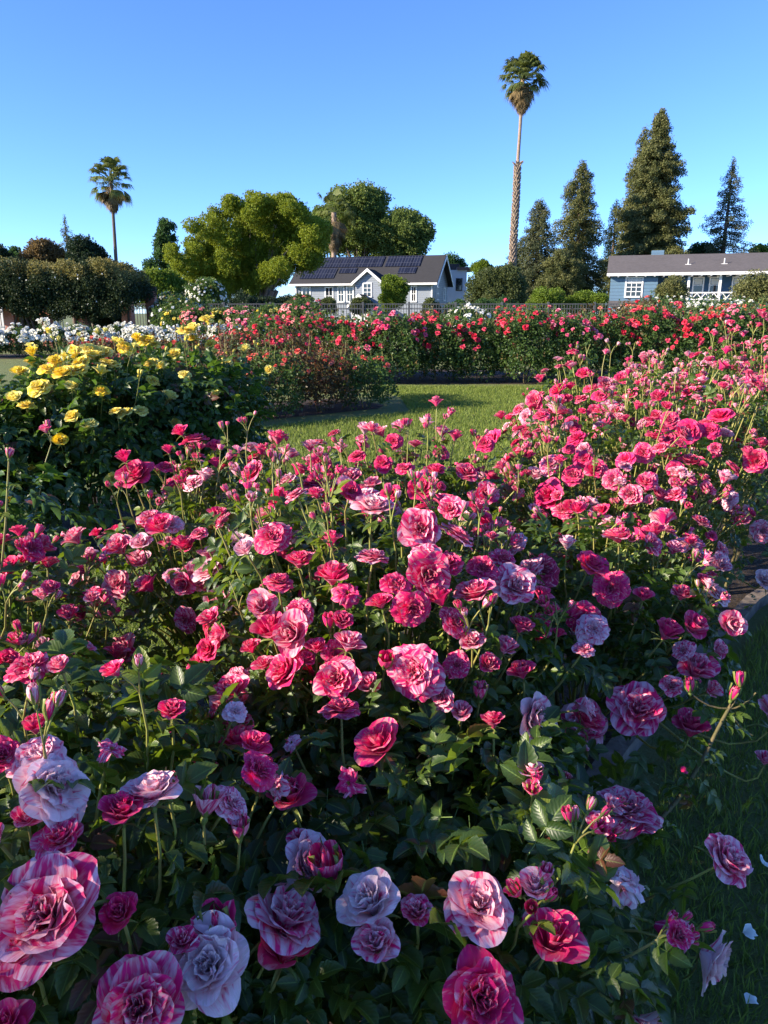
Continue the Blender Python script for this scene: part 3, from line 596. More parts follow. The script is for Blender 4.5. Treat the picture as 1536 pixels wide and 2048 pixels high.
for tok in YBL.split():
    a = tok.split(','); px, py, dpx = map(float, a[:3]); kind = a[3]; p, b = hit(YL, ray(px, py)); dep = np.linalg.norm(p - [0, 0, CAMZ]); nrm = norm((p - b.c) / b.rr ** 2)
    size = float(np.clip(dpx * dep / F * 1.1, .05, .15)); ax = norm(nrm * .4 + np.array([0, -.25, .7]) + b.rg.normal(size=3) * .25)
    put_bloom(b, p + nrm * .03, ax, size, kind, int(a[4]) / 9, 0, YS)
for k, (b, lab) in YB.items():
    g = b.rg
    for i in range(9):
        n = norm(g.normal(size=3)); n[2] = abs(n[2]) + .5; spray(b, norm(n), int(g.integers(1, 4)), YS if k != 'z' else PINK, .035, reach=(.08, .24), open_p=.15, cal=True)
    fol = foliage(b, 1800 if k != 'z' else 420, L_MID if k != 'z' else L_NEAR, .15 if k != 'z' else .12, M['leaf_yellow_bush'], zmin=.12, inner=.3, dn=-.7, clear=(.7, .04))
    finish(b, 'rose_bush', lab, 'rose bush', None if k == 'z' else 'yellow rose bushes in the second bed', fol, M['leaf_yellow_bush'], canes=7)

# ================================================================ FARTHER ROSE BEDS
def far_bush(x, y, r, h, seed, label, group, fset, lmat, nbl, bs, nleaf=1500, ls=.075, topw=.6, pal=(0, .8), T=None, inner=.5, name='rose_bush', nspray=0, zmin=.06, kinds=.75):
    b = Bush(x, y, r, h, seed, .05); g = b.rg
    for i in range(nbl):
        n = norm(g.normal(size=3)); n[2] = abs(n[2]) * (1.2 if g.uniform() < topw else .35) + (.25 if g.uniform() < topw else 0); n[1] = -abs(n[1]) * .8 if g.uniform() < .75 else n[1]; n = norm(n)
        k = 0
        while k < (2 if g.uniform() < .35 else 1):
            put_bloom(b, b.surf(n, 1.02) + g.normal(size=3) * bs * .5 * k, norm(n + [0, -.3, .4] + g.normal(size=3) * .3), bs * g.uniform(.6, 1.25), 'o' if g.uniform() < kinds else 'h', g.uniform(*pal), g.uniform(0, .4), fset, cal=False, stem=False); k += 1
    for i in range(nspray):
        n = norm(g.normal(size=3)); n[2] = abs(n[2]) + .6; n = norm(n); p = b.surf(n, .95); q = p + np.array([g.normal() * .04, g.normal() * .04, g.uniform(.08, .28)]); b.st.tube([p, (p + q) / 2 + g.normal(size=3) * .01, q], .005, .003, 3, rnd=g.uniform())
        b.lp += [(p * (1 - f) + q * f, norm(g.normal(size=3) + [0, 0, .6])) for f in (.4, .7, 1)]
    fol = foliage(b, nleaf, T if T is not None else CL4, ls, lmat, zmin=zmin, inner=inner, dn=-.9)
    return finish(b, name, label, 'rose bush', group, fol, lmat, canes=3)
RED = bloom_set(M['red'], False); PKF = bloom_set(M['pink_far'], False); COR = bloom_set(M['coral'], False); SAL = bloom_set(M['salmon'], False); WHT = bloom_set(M['white'], False); YLF = bloom_set(M['yellow'], False)
# coral beds with coppery leaves: front row and back row
for i, (x, y, r, h) in enumerate([(-.28, 12.0, .5, .82), (-.98, 11.55, .5, .9), (-1.62, 10.95, .52, .92), (-2.35, 10.35, .52, .95), (-3.05, 9.8, .52, .95), (-3.8, 9.5, .5, .98)]):
    far_bush(x, y, r, h, 300 + i, 'coppery coral rose bush in the front row, %s from the lawn end' % ORD[i], 'coral rose bushes, front row', COR, M['leaf_copper'] if i % 2 else M['leaf_far'], [12, 16, 12, 18, 24, 26, 16][i], .085, 700, .085, nspray=12, topw=.95, inner=.4)
for i, (x, y, r, h) in enumerate([(-.75, 13.0, .5, .95), (-1.5, 12.3, .55, 1.2), (-2.3, 11.7, .55, 1.2), (-3.1, 11.2, .55, 1.15), (-4.1, 10.8, .55, 1.1)]):
    far_bush(x, y, r, h, 320 + i, 'reddish brown rose bush in the back coral row, %s from the lawn end' % ORD[i], 'coral rose bushes, back row', COR if i != 1 else RED, M['leaf_copper'], [8, 14, 14, 20, 26, 18][i], .085, 700, .085, nspray=14, topw=.95, inner=.4)
# tall crimson hedge of rose bushes
HX = np.linspace(-2.55, 9.6, 14)
for i, x in enumerate(HX):
    h = 1.30 + .10 * math.sin(i * 2.3) + .022 * i
    far_bush(x, 16.6 + .25 * math.sin(i * 1.7), .62, h, 400 + i, 'tall leafy rose bush with crimson flowers, %s from the left in the long hedge' % ORD[i], 'tall crimson rose bushes of the long hedge', RED if i % 4 != 3 else PKF, M['leaf_far'], 34, .12, 1500, .10, topw=.72, nspray=12, pal=(.0, .6), zmin=.02)
BK = [(PKF, M['leaf_far']), (SAL, M['leaf_far']), (YLF, M['leaf_far']), (RED, M['leaf_far']), (RED, M['leaf_copper']), (WHT, M['leaf_far']), (RED, M['leaf_far']), (SAL, M['leaf_far']), (COR, M['leaf_copper']), (COR, M['leaf_copper']), (RED, M['leaf_far']), (COR, M['leaf_far']), (COR, M['leaf_copper']), (RED, M['leaf_far'])]
for i, x in enumerate(np.linspace(-3.1, 10.2, 14)):
    fs, lm = BK[i]
    far_bush(x, 18.4 + .3 * math.sin(i * 2.1), .68, 1.38 + .02 * i + .1 * math.sin(i * 1.3 + 1) + (.18 if i == 9 else 0), 430 + i, 'rose bush in the row behind the crimson hedge, %s from the left' % ORD[i], 'rose bushes behind the crimson hedge', fs, lm, 26, .12, 900, .11, topw=.95, nspray=10, zmin=.2)
# long band of white roses
for i, x in enumerate(np.linspace(-15.2, -4.6, 13)):
    far_bush(x, 26.2 + .2 * math.sin(i * 2), .58, 1.0 + .08 * math.sin(i * 1.9), 460 + i, 'low rose bush covered in white flowers, %s from the left in the white band' % ORD[i], 'white rose bushes of the low band', WHT, M['leaf_white_bush'], 88, .17, 650, .11, topw=.5, inner=.55, zmin=.02)
for i, (x, y, h) in enumerate([(-8.0, 30, 2.0), (-8.9, 33.5, 2.3)]):
    far_bush(x, y, 1.0 if i == 0 else 1.2, h, 480 + i, ['dark shrub rose with scattered white flowers at the pergola end', 'large white rose thicket in blue shade by the black fence'][i], None, WHT, M['leaf_far'], [24, 70][i], .11, [1200, 1600][i], .16, topw=.5)
for i, (x, r, h) in enumerate([(19 * (1340 - 768) / F, 1.0, 1.68), (20 * (1420 - 768) / F, 1.2, 1.82), (20.5 * (1500 - 768) / F, 1.1, 1.75)]):
    far_bush(x, 20.8 + i * .3, r, h, 485 + i, ['cream rose shrub, the left one of three below the lattice railing', 'tallest cream white rose shrub, in the middle below the lattice railing', 'cream rose shrub at the right edge in front of the dark conifer shrub'][i], 'cream rose shrubs', WHT, M['leaf_white_bush'], 70, .10, 1700, .13, topw=.8, nspray=20)
# standard tree roses: thin stem with a round flower head
for i, (px, py, Y, fs, s_, lab) in enumerate([(350, 642, 21.5, YLF, .36, 'round headed standard rose with pale yellow flowers, leftmost of the row'), (393, 640, 20.5, SAL, .40, 'round headed standard rose thick with coral pink flowers on the left'), (436, 640, 21.5, YLF, .34, 'small headed standard rose with few yellow flowers, between two pink ones'),
                                           (484, 642, 20.5, SAL, .46, 'broad headed standard rose with coral pink flowers over pale twin stakes'), (543, 636, 20.0, YLF, .38, 'standard rose with yellow flowers at the left end of the crimson hedge'), (604, 640, 17.6, SAL, .5, 'great dome of salmon pink roses rising above the crimson hedge'), (414, 592, 30, WHT, .72, 'tall slender standard rose with white flowers before the yellow green tree')]):
    c = P(px, py, Y); b = Bush(c[0], c[1], s_, c[2] + s_, 500 + i, 1 - 2 * s_ / (c[2] + s_)); b.c = c.copy(); b.rr = np.array([s_, s_, s_ * .8]); g = b.rg
    for k in range(64 if i == 6 else 60 if fs is SAL else 22):
        n = norm(g.normal(size=3)); n[2] = abs(n[2]) - .25; n[1] = -abs(n[1]) if g.uniform() < .7 else n[1]; n = norm(n)
        put_bloom(b, b.surf(n, 1.0), norm(n + [0, 0, .3]), g.uniform(.07, .12) * (1.1 if i == 6 else 1), 'o', g.uniform(.1, .9), 0, fs, cal=False, stem=False)
    fol = foliage(b, 600 if i < 6 else 1500, CL4, .10 if i < 6 else .14, M['leaf_far'], zmin=-1, inner=.2)
    root = finish(b, 'standard_rose', lab, 'standard rose', 'standard roses by the fence', fol, M['leaf_far'], canes=0)
    mb = MB(); mb.tube([(0, 0, 0), (.01, 0, c[2] * .5), (0, 0, c[2])], .03 if i < 6 else .05, .022, 6); mb.obj('trunk', M['cane'], root)
    if i in (3,):
        for dx in (-.12, .14):
            mb = MB(); mb.tube([(dx, -.05, 0), (dx, -.05, 1.1)], .03, .03, 6); mb.obj('stake', simple('pale_stake', (.5, .5, .46), .7), root)

# ================================================================ TREES
BARK = simple('bark', (.16, .12, .085), .9, .6, 12, bump=.8)
PALE_BARK = simple('pale_bark', (.28, .22, .17), .9, .5, 9, bump=.6)
def crown_mat(name, dark, light, tcol, trans=.3): return leaf_mat(name, dark, light, tcol, rough=.55, trans=trans, vein=False)
TM = {'camphor': crown_mat('camphor_leaf', (.08, .14, .014), (.33, .39, .03), (.42, .46, .03)), 'syc': crown_mat('sycamore_leaf', (.075, .13, .028), (.24, .30, .075), (.26, .34, .06)),
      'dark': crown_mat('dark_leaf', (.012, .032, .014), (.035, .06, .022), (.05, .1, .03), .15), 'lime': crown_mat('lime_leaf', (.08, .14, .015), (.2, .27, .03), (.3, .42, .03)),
      'olive': crown_mat('olive_leaf', (.05, .075, .025), (.14, .16, .055), (.2, .25, .06)), 'rust': crown_mat('rusty_leaf', (.09, .07, .025), (.24, .16, .07), (.3, .2, .06)),
      'green': crown_mat('green_leaf', (.025, .07, .022), (.075, .14, .04), (.12, .25, .05)), 'con': crown_mat('conifer_needle', (.06, .085, .026), (.23, .22, .075), (.16, .17, .05), .15),
      'vine': crown_mat('vine_leaf', (.014, .034, .011), (.05, .075, .024), (.08, .11, .03), .12), 'vinetop': crown_mat('vine_top_leaf', (.12, .13, .035), (.36, .31, .10), (.3, .25, .06)),  # climbing rose: self-shade darkens the front leaf colour, sunlight is coloured into the top
      'con2': crown_mat('blue_conifer_needle', (.05, .075, .035), (.19, .19, .08), (.12, .15, .05), .15)}
def lobes_of(c, rad, n, r, g, lo=-.35, flat=1.0):
    L = []
    for _ in range(n):
        d = norm(g.normal(size=3));
        if d[2] < lo: d[2] = -d[2]
        f = g.uniform(.55, .92); L.append((np.array(c) + d * np.array(rad) * f, r * g.uniform(.6, 1.25)))
    return L
def crown(lobes, n, size, g, T=CL4, inner=.25, flat=.85, bias=0.0, tuft=0.0):
    C_ = np.array([l[0] for l in lobes]); Rr = np.array([l[1] for l in lobes]); w_ = Rr ** 2; k = g.choice(len(lobes), n, p=w_ / w_.sum())
    d = norm(g.normal(size=(n, 3))); f = 1 - g.uniform(size=n) ** 2 * (1 - inner) + g.normal(size=n) * .05
    if tuft: f = f + tuft * np.sin(d[:, 0] * 7 + k) * np.sin(d[:, 1] * 7 + 2 * k) * np.sin(d[:, 2] * 8 + k)
    p = C_[k] + d * (Rr[k] * f)[:, None] * [1, 1, flat]
    y = norm(g.normal(size=(n, 3)) + d * .8); z = norm(d + g.normal(size=(n, 3)) * .5)
    lv = g.uniform(-.12, .12, len(lobes))[k]; mb = MB(); mb.inst(T, frames(y, z) * (size * g.uniform(.6, 1.3, n))[:, None, None], p, np.clip(g.beta(2, 2.2, n) + lv + bias, 0, .92)); return mb
def tree(name, label, cat, loc, lobes, n, size, mat, seed, trunk_r=.2, bark=None, group=None, T=CL4, inner=.25, limbs=6, fork=.35, tuft=.15, trunks=1, spread=.3, reach=.85):
    g = np.random.default_rng(seed); root = thing(name, label, cat, loc, 0, group)
    crown(lobes, n, size, g, T, inner, tuft=tuft).obj('crown', mat, root)
    H = np.mean([l[0][2] for l in lobes]); mb = MB()
    for q in range(trunks):
        a = g.uniform(0, 6.28); bx = np.array([math.cos(a), math.sin(a), 0]) * (spread if trunks > 1 else .02); top = np.array([bx[0] * 2, bx[1] * 2, H * fork * 1.6])
        mb.tube([bx * .3, bx + [0, 0, H * fork * .7], top], trunk_r, trunk_r * .6, 8, rnd=.5)
        for i in g.permutation(len(lobes))[:limbs]:
            e = lobes[i][0] * reach + bx * (1 - reach) + np.array([0, 0, H * (1 - reach) * .8]); s_ = bx + [0, 0, H * fork * g.uniform(.7, 1.4)]; m_ = (s_ + e) / 2 + g.normal(size=3) * .1 * H / 4 + [0, 0, .05 * H]; t = np.linspace(0, 1, 7)[:, None]
            mb.tube((1 - t) ** 2 * s_ + 2 * t * (1 - t) * m_ + t * t * e, trunk_r * .5, trunk_r * .08, 6)
    mb.obj('trunk', bark or BARK, root); return root
def ptree(name, label, cat, px0, px1, pyt, pyb, Y, n, size, mat, seed, nl=26, lr=.24, **k):
    g = np.random.default_rng(seed); a = P((px0 + px1) / 2, (pyt + pyb) / 2, Y); w_ = (X(px1, Y) - X(px0, Y)) / 2; h_ = (Z(pyt, Y) - Z(pyb, Y)) / 2
    lr_ = lr * 2 * min(w_, h_); L = lobes_of((0, 0, a[2]), (w_ - lr_ * .4, w_ * .8, h_ - lr_ * .4), nl, lr_, g); L.append((np.array([0, 0, a[2]]), .6 * min(w_, h_)))
    return tree(name, label, cat, (a[0], Y, 0), L, n, size, mat, seed, **k)

# the great yellow green tree: many cauliflower-like heads on several trunks
g = np.random.default_rng(11); YC = 56; cx = X(505, YC); L = []
for (px, py, r) in [(385, 540, 26), (375, 575, 24), (400, 500, 26), (425, 545, 30), (420, 590, 24), (440, 480, 28), (470, 520, 32), (465, 575, 30), (500, 450, 28), (480, 440, 24), (520, 500, 34), (520, 560, 32), (505, 600, 20), (545, 440, 28), (560, 480, 34), (568, 545, 28), (600, 440, 24), (590, 420, 20), (615, 480, 32), (560, 415, 20), (525, 415, 20), (450, 440, 16), (372, 520, 16), (640, 465, 16), (505, 412, 14), (545, 402, 12), (575, 404, 12), (470, 425, 14), (415, 470, 16), (634, 495, 22), (630, 455, 18), (628, 475, 24), (618, 510, 24)]:
    for q in range(5):
        pp = P(px + g.normal() * r * .55, py + g.normal() * r * .5, YC) - [cx, YC, 0]; L.append((pp + [0, g.uniform(-3.6, 3.2), 0], r * YC / F * g.uniform(.5, .9)))
for (px, py, r) in [(420, 530, 50), (470, 500, 60), (530, 490, 70), (590, 490, 55), (560, 450, 45), (500, 540, 50), (440, 575, 35), (590, 520, 34)]: L.append((P(px, py, YC) - [cx, YC, 0], r * .8 * YC / F))
tree('camphor_tree', 'broad yellow green tree with billowing crown and several trunks, left of grey house', 'tree', (cx, YC, 0), L, 110000, .175, TM['camphor'], 12, trunk_r=.28, bark=PALE_BARK, limbs=16, reach=.6, trunks=3, fork=.3, tuft=.35, inner=.6, spread=1.0)
ptree('sycamore_tree', 'tall loose green tree behind the solar roofed house, right of the shaggy palm', 'tree', 640, 800, 358, 570, 98, 32000, .40, TM['syc'], 21, nl=40, lr=.17, trunk_r=.4, tuft=.3, limbs=14)
ptree('sycamore_tree', 'lower round green tree at the right end behind the solar roof', 'tree', 745, 866, 405, 590, 96, 20000, .38, TM['syc'], 22, nl=26, lr=.2, trunk_r=.35, tuft=.3)
ptree('sycamore_tree', 'narrow treetop between broad yellow green tree and the tall loose tree', 'tree', 622, 690, 388, 560, 100, 9000, .38, TM['syc'], 23, nl=22, lr=.22, trunk_r=.3)
ptree('street_tree', 'young yellow green tree with upright crown in front of the grey house', 'tree', 757, 822, 548, 650, 70, 7000, .24, TM['lime'], 24, nl=18, lr=.22, trunk_r=.09)
ptree('leafy_tree', 'wide light green tree right of the white house, by the tall palm', 'tree', 935, 1062, 532, 640, 52, 15000, .21, TM['olive'], 25, nl=34, lr=.2, trunk_r=.15)
ptree('leafy_tree', 'small bright green tree peeping over between white house and tall palm', 'tree', 945, 985, 515, 590, 85, 4000, .26, TM['lime'], 26, nl=10, trunk_r=.12)
ptree('leafy_tree', 'green treetop just above the white modern house', 'tree', 872, 935, 506, 580, 120, 4000, .4, TM['green'], 27, nl=14, trunk_r=.2)
ptree('leafy_tree', 'bright green rounded bush tree at the right end of the pergola', 'tree', 272, 368, 533, 640, 48, 13000, .2, TM['lime'], 28, nl=26, lr=.2, trunk_r=.12)
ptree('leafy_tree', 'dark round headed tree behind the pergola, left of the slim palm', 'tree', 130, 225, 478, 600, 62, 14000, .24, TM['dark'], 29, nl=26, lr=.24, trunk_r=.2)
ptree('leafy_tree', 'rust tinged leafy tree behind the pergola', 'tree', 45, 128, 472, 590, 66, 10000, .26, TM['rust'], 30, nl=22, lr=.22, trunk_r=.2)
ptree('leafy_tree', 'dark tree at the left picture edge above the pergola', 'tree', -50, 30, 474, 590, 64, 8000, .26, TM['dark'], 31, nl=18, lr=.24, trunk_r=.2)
ptree('leafy_tree', 'small pale green tree between the dark and the rust tinged trees', 'tree', 18, 60, 488, 590, 78, 3500, .3, TM['green'], 32, nl=10, trunk_r=.15)
ptree('leafy_tree', 'bright green tree low behind the right end of the blue house roof', 'tree', 1490, 1570, 490, 560, 95, 4500, .35, TM['lime'], 33, nl=14, trunk_r=.2)
ptree('leafy_tree', 'green tree filling the gap between two conifers behind the blue house', 'tree', 1376, 1440, 484, 560, 92, 5000, .33, TM['green'], 34, nl=14, trunk_r=.2)
# upright deciduous cone left
g = np.random.default_rng(40); Y_ = 78; L = []
for i in range(60):
    t = g.uniform(0, 1); py = 438 + t * 150; hw = 6 + 30 * t ** .8; px = 331 + g.uniform(-1, 1) * hw; q = P(px, py, Y_); L.append((q - [X(331, Y_), Y_, 0] + [0, g.uniform(-1.2, 1.2), 0], .32 + .55 * t))
tree('cone_tree', 'pointed dark green broadleaf tree right of the slim palm', 'tree', (X(331, Y_), Y_, 0), L, 15000, .27, TM['green'], 41, trunk_r=.2, tuft=.3)

def conifer(label, px, pyt, pyb, halfw, Y, seed, mat, dens=1.0, prof=.8, sparse=.0, size=.32, droop=.34, lean=0, group='conifers behind the blue house', crownfrac=.0):
    g = np.random.default_rng(seed); a = P(px, pyt, Y); H = a[2]; zb = max(.8, Z(pyb, Y)); Wd = halfw * 1.28 * Y / F; root = thing('conifer_tree', label, 'conifer', (a[0], Y, 0), 0, group)
    mb = MB(); tr = MB(); nb = int(150 * dens); tr.tube([(0, 0, 0), (lean * .5, 0, H * .5), (lean, 0, H * .985)], H * .022 + .05, .03, 7)
    pts, ys, zs, rn = [], [], [], []
    for i in range(nb):
        t = (i + g.uniform()) / nb; t = t ** .85; z0 = zb + (H - zb) * (1 - t); ln = Wd * (t ** prof) * g.uniform(.62, 1.12) * (1 + .14 * math.sin(t * 23 + seed)) + .12; a_ = i * 2.4 + g.normal() * .5
        d = np.array([math.cos(a_), math.sin(a_), 0]); m_ = max(5, int(ln * 50 * dens ** .3 * (1 - sparse))); s_ = g.uniform(.12, 1, m_) ** .75
        up = .42 * (1 - t) - .1; c = np.array([lean * z0 / H, 0, z0]) + d * (s_ * ln)[:, None] + np.array([0, 0, 1]) * (ln * (up * s_ - droop * s_ ** 2 + .16 * s_ ** 4))[:, None]
        side = np.array([-d[1], d[0], 0]); c = c + side * (g.normal(size=m_) * ln * .10 * (1.1 - s_ * .6))[:, None] + g.normal(size=(m_, 3)) * .09 - np.array([0, 0, 1]) * (g.uniform(size=m_) ** 2 * .22 * size * 3)[:, None]
        pts.append(c); ys.append(norm(d + side * g.normal(size=m_)[:, None] * .6 + np.array([0, 0, 1]) * (-.25 + g.normal(size=m_) * .35)[:, None])); zs.append(norm(g.normal(size=(m_, 3)) * .6 + [0, 0, 1])); rn.append(np.clip(g.beta(2, 2, m_) * .8 + g.uniform(-.1, .15), 0, .92))
        if ln > .6: tr.tube([[lean * z0 / H, 0, z0], np.array([lean * z0 / H, 0, z0]) + d * ln * .5 + [0, 0, ln * (up * .5 - droop * .25)], np.array([lean * z0 / H, 0, z0]) + d * ln * .85 + [0, 0, ln * (up * .85 - droop * .72)]], .05, .012, 4)
    pts, ys, zs, rn = map(np.concatenate, (pts, ys, zs, rn)); mb.inst(CL3, frames(ys, zs) * (size * .62 * g.uniform(.7, 1.3, len(pts)))[:, None, None], pts, rn)
    mb.obj('crown', mat, root); tr.obj('trunk', BARK, root)
conifer('tallest dense conifer, towering over the left half of the blue house roof', 1325, 216, 560, 74, 88, 51, TM['con'], 2.4, .75, 0, .50)
conifer('slimmer second spire leaning against the left side of the tallest conifer', 1290, 252, 560, 46, 92, 52, TM['con'], 1.3, .7, .1, .48)
conifer('open layered conifer farthest right, with gaps between its drooping boughs', 1468, 312, 560, 52, 90, 53, TM['con2'], .95, .85, .35, .42, .3)
conifer('shaggy conifer between the tall palm and the blue house', 1166, 322, 600, 50, 84, 54, TM['con'], 1.5, .55, .1, .46)
conifer('lower ragged conifer immediately right of the tall palm trunk', 1080, 398, 600, 40, 80, 55, TM['con2'], 1.2, .5, .1, .42)
conifer('dark narrow conifer behind, left of the tallest one', 1234, 398, 600, 26, 96, 56, TM['dark'], .8, .6, .1, .42)
conifer('dark low conifer touching the left side of the tall palm trunk', 1036, 485, 600, 30, 82, 57, TM['dark'], .8, .6, .1, .4)
conifer('thin distant spire of a conifer above the rust tinged tree', 128, 428, 560, 20, 105, 58, TM['con2'], .45, .8, .3, .42, group=None)
conifer('dark shrubby conifer between the shaggy conifer and the palm, low down', 1125, 500, 610, 44, 78, 59, TM['con'], 1.3, .4, 0, .42)

# ---- palms
FROND = crown_mat('palm_frond', (.06, .09, .025), (.24, .27, .08), (.3, .36, .08)); DEAD = crown_mat('dead_frond', (.12, .085, .04), (.34, .25, .12), (.3, .22, .1), .2)
def frond(mb, c, a, el, L, fan, g, rnd):
    d = np.array([math.cos(a) * math.cos(el), math.sin(a) * math.cos(el), math.sin(el)]); p1 = c + d * L; side = norm(np.cross(d, [0, 0, 1])); up = np.cross(side, d)
    mb.tube([c, c + d * L * .5 + [0, 0, .02], p1], .022, .014, 3, rnd=rnd)
    for k in range(20):
        th = (k / 19 - .5) * 3.9; e = d * math.cos(th * .62) + side * math.sin(th * .75) * 1.0 + up * (g.uniform(-.05, .05)); l = fan * (1 - .22 * abs(th) / 1.9) * g.uniform(.85, 1.1); e = norm(e)
        m1 = p1 + e * l * .6 + up * .03; m2 = p1 + e * l * .95 + np.array([0, 0, -l * g.uniform(.25, .5)]); s_ = norm(np.cross(e, up)) * .05 * fan
        rk = float(np.clip(rnd + g.uniform(-.25, .25), 0, .92)); mb.add([p1 - s_ * .2, p1 + s_ * .2, m1 + s_, m1 - s_, m2, m2 + s_ * .1], [(0, 1, 2, 3), (3, 2, 5, 4)], [(rk, 0, .3)] * 6)
def palm(label, pts, zc, scale, seed, trunk_rad, boots=None, green=46, dead=60, skirt=1.6, open_=1.0, tb=None):
    g = np.random.default_rng(seed); root = thing('fan_palm', label, 'palm', tuple(np.array(pts[0]) * [1, 1, 0])); base = np.array(pts[0]) * [1, 1, 0]; q = np.array(pts) - base
    tr = MB(); tr.tube(q, 1, k=12, rad=trunk_rad); tr.obj('trunk', tb or simple('palm_trunk', (.22, .16, .12), .9, scale=9, col2=(.34, .25, .18), bump=.8), root); c = q[-1]
    if boots:                                       # old leaf bases left on the lower trunk
        bt = MB()
        for i in range(boots[2]):
            t = (i + g.uniform()) / boots[2]; z = boots[0] + (boots[1] - boots[0]) * t; ct = np.array([np.interp(z, q[:, 2], q[:, 0]), 0, z]); a = i * 2.4; r_ = np.interp(z, q[:, 2], trunk_rad)
            d = np.array([math.cos(a), math.sin(a), 0]); ln = g.uniform(.12, .26) * (1.9 if t > .97 else 1); bt.tube([ct + d * r_ * .8, ct + d * (r_ + .05) + [0, 0, ln * .6], ct + d * (r_ + .10 + (.12 if t > .97 else 0)) + [0, 0, ln]], .07, .03, 4, rnd=g.uniform())
        bt.obj('old_leaf_bases', simple('leaf_bases', (.36, .29, .22), .95, scale=20, col2=(.14, .10, .07)), root)
    mb = MB()
    for i in range(green):
        el = R(g.uniform(-48, 85)); frond(mb, c + [0, 0, .0], i * 2.4 + g.normal() * .3, el, scale * g.uniform(.55, .95) * open_, scale * .62 * g.uniform(.8, 1.15), g, g.uniform(.1, .9))
    mb.obj('fronds', FROND, root); mb = MB()
    for i in range(dead):
        t = g.uniform(0, 1); el = R(-38 - 45 * t - g.uniform(0, 8)); frond(mb, c + [0, 0, -.1 - skirt * t * .6], i * 2.4 + g.normal() * .3, el, scale * g.uniform(.55, .8) * (1 - .45 * t), scale * .52 * (1 - .3 * t), g, g.uniform(.1, .9))
    mb.obj('dead_fronds', DEAD, root); return root
YP = 52; tp = [P(1022, 640, YP) * [1, 1, 0] + [0, 0, 0], P(1026, 500, YP), P(1032, 400, YP), P(1035, 335, YP), P(1036, 318, YP), P(1040, 260, YP), P(1046, 158, YP)]
palm('tallest fan palm, bushy crown on a very long trunk, rough below and smooth above', tp, 0, 1.2, 61, [.2, .18, .16, .15, .11, .10, .12], boots=(2.5, Z(330, YP), 420), green=80, dead=60, skirt=1.7)
YQ = 62; tp = [P(236, 640, YQ) * [1, 1, 0], P(232, 520, YQ), P(227, 440, YQ), P(222, 362, YQ)]
palm('slender fan palm with open crown and brown skirt standing behind the pergola', tp, 0, 1.38, 62, [.17, .14, .12, .13], green=60, dead=60, skirt=2.0, open_=1.1, tb=simple('dark_palm_trunk', (.10, .08, .065), .9, scale=9, col2=(.16, .12, .09), bump=.8))
YR = 92; tp = [P(668, 640, YR) * [1, 1, 0], P(668, 520, YR), P(668, 425, YR)]
palm('shaggy palm with long brown skirt between the yellow green tree and the taller green tree', tp, 0, 2.2, 63, [.3, .3, .3], green=22, dead=110, skirt=4.5)

# ---- shrubs beyond and along the fence
SH = [(560, 640, 590, 640, 39, 'olive', 'feathery grey green shrub behind the fence under the yellow green tree'), (636, 672, 594, 640, 42, 'olive', 'grey green shrub below the leftmost windows of the grey house'), (700, 745, 594, 640, 43, 'olive', 'small shrub in front of the porch gable'),
      (842, 880, 592, 650, 40, 'olive', 'loose olive green shrub at the right corner of the grey house'), (890, 940, 600, 650, 41, 'green', 'low green shrub before the white house'), (1050, 1130, 572, 645, 45, 'lime', 'yellow green hedge shrub under the shaggy conifer'), (1120, 1225, 578, 645, 46, 'lime', 'bright yellow green shrub left of the blue house'),
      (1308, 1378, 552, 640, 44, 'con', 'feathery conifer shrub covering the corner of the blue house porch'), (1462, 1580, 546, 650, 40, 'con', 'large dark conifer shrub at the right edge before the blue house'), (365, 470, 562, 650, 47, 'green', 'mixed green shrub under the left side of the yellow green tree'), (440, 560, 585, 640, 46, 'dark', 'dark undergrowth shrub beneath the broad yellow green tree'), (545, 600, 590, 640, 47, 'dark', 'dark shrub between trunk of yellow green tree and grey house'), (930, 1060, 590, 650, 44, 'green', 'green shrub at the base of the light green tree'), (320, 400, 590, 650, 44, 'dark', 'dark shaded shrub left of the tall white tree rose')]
for i, (a, b_, t, bt, Y, m_, lab) in enumerate(SH): ptree('shrub', lab, 'shrub', a, b_, t, bt, Y, 3600, .15, TM[m_], 700 + i, nl=16, lr=.22, trunk_r=.05, limbs=5)

# ---- shade tree behind and to the left of the photographer
def shade(label, tgt, dist, rx, n, seed, rz=None):
    c = np.array(tgt) + np.array(S) * dist; g = np.random.default_rng(seed); L = lobes_of((0, 0, c[2]), (rx, rx, (rz or rx) * .8), 24, rx * .30, g)
    tree('shade_tree', label, 'tree', (c[0], c[1], 0), L, n, .25, TM['dark'], seed, trunk_r=.25)
shade('dark garden tree behind the photographer, shading the nearest roses', (-.2, -.5, .9), 13, 1.25, 2600, 81)

# ================================================================ BUILDINGS
WHT_P = simple('white_paint', (.78, .78, .76), .5, .08, 3); GLASS = simple('window_glass', (.02, .025, .03), .06, .3, 2, spec=.8); DARKP = simple('dark_frame', (.02, .02, .022), .5)
def bx(parent, name, x0, x1, y0, y1, z0, z1, mat):
    mb = MB(); mb.box(x0, x1, y0, y1, z0, z1); return mb.obj(name, mat, parent, smooth=False)
def prism(parent, name, poly, y0, y1, mat, axis='y'):
    mb = MB(); n = len(poly); v = [(x, y0, z) for x, z in poly] + [(x, y1, z) for x, z in poly]
    if axis == 'x': v = [(y, x, z) for x, y, z in v]
    for k in range(n): mb.add([v[k], v[(k + 1) % n], v[n + (k + 1) % n], v[n + k]], [(0, 1, 2, 3)])
    if n in (3, 4):
        for s_ in (0, n): mb.add(v[s_:s_ + n], [tuple(range(n))])
    return mb.obj(name, mat, parent, smooth=False)
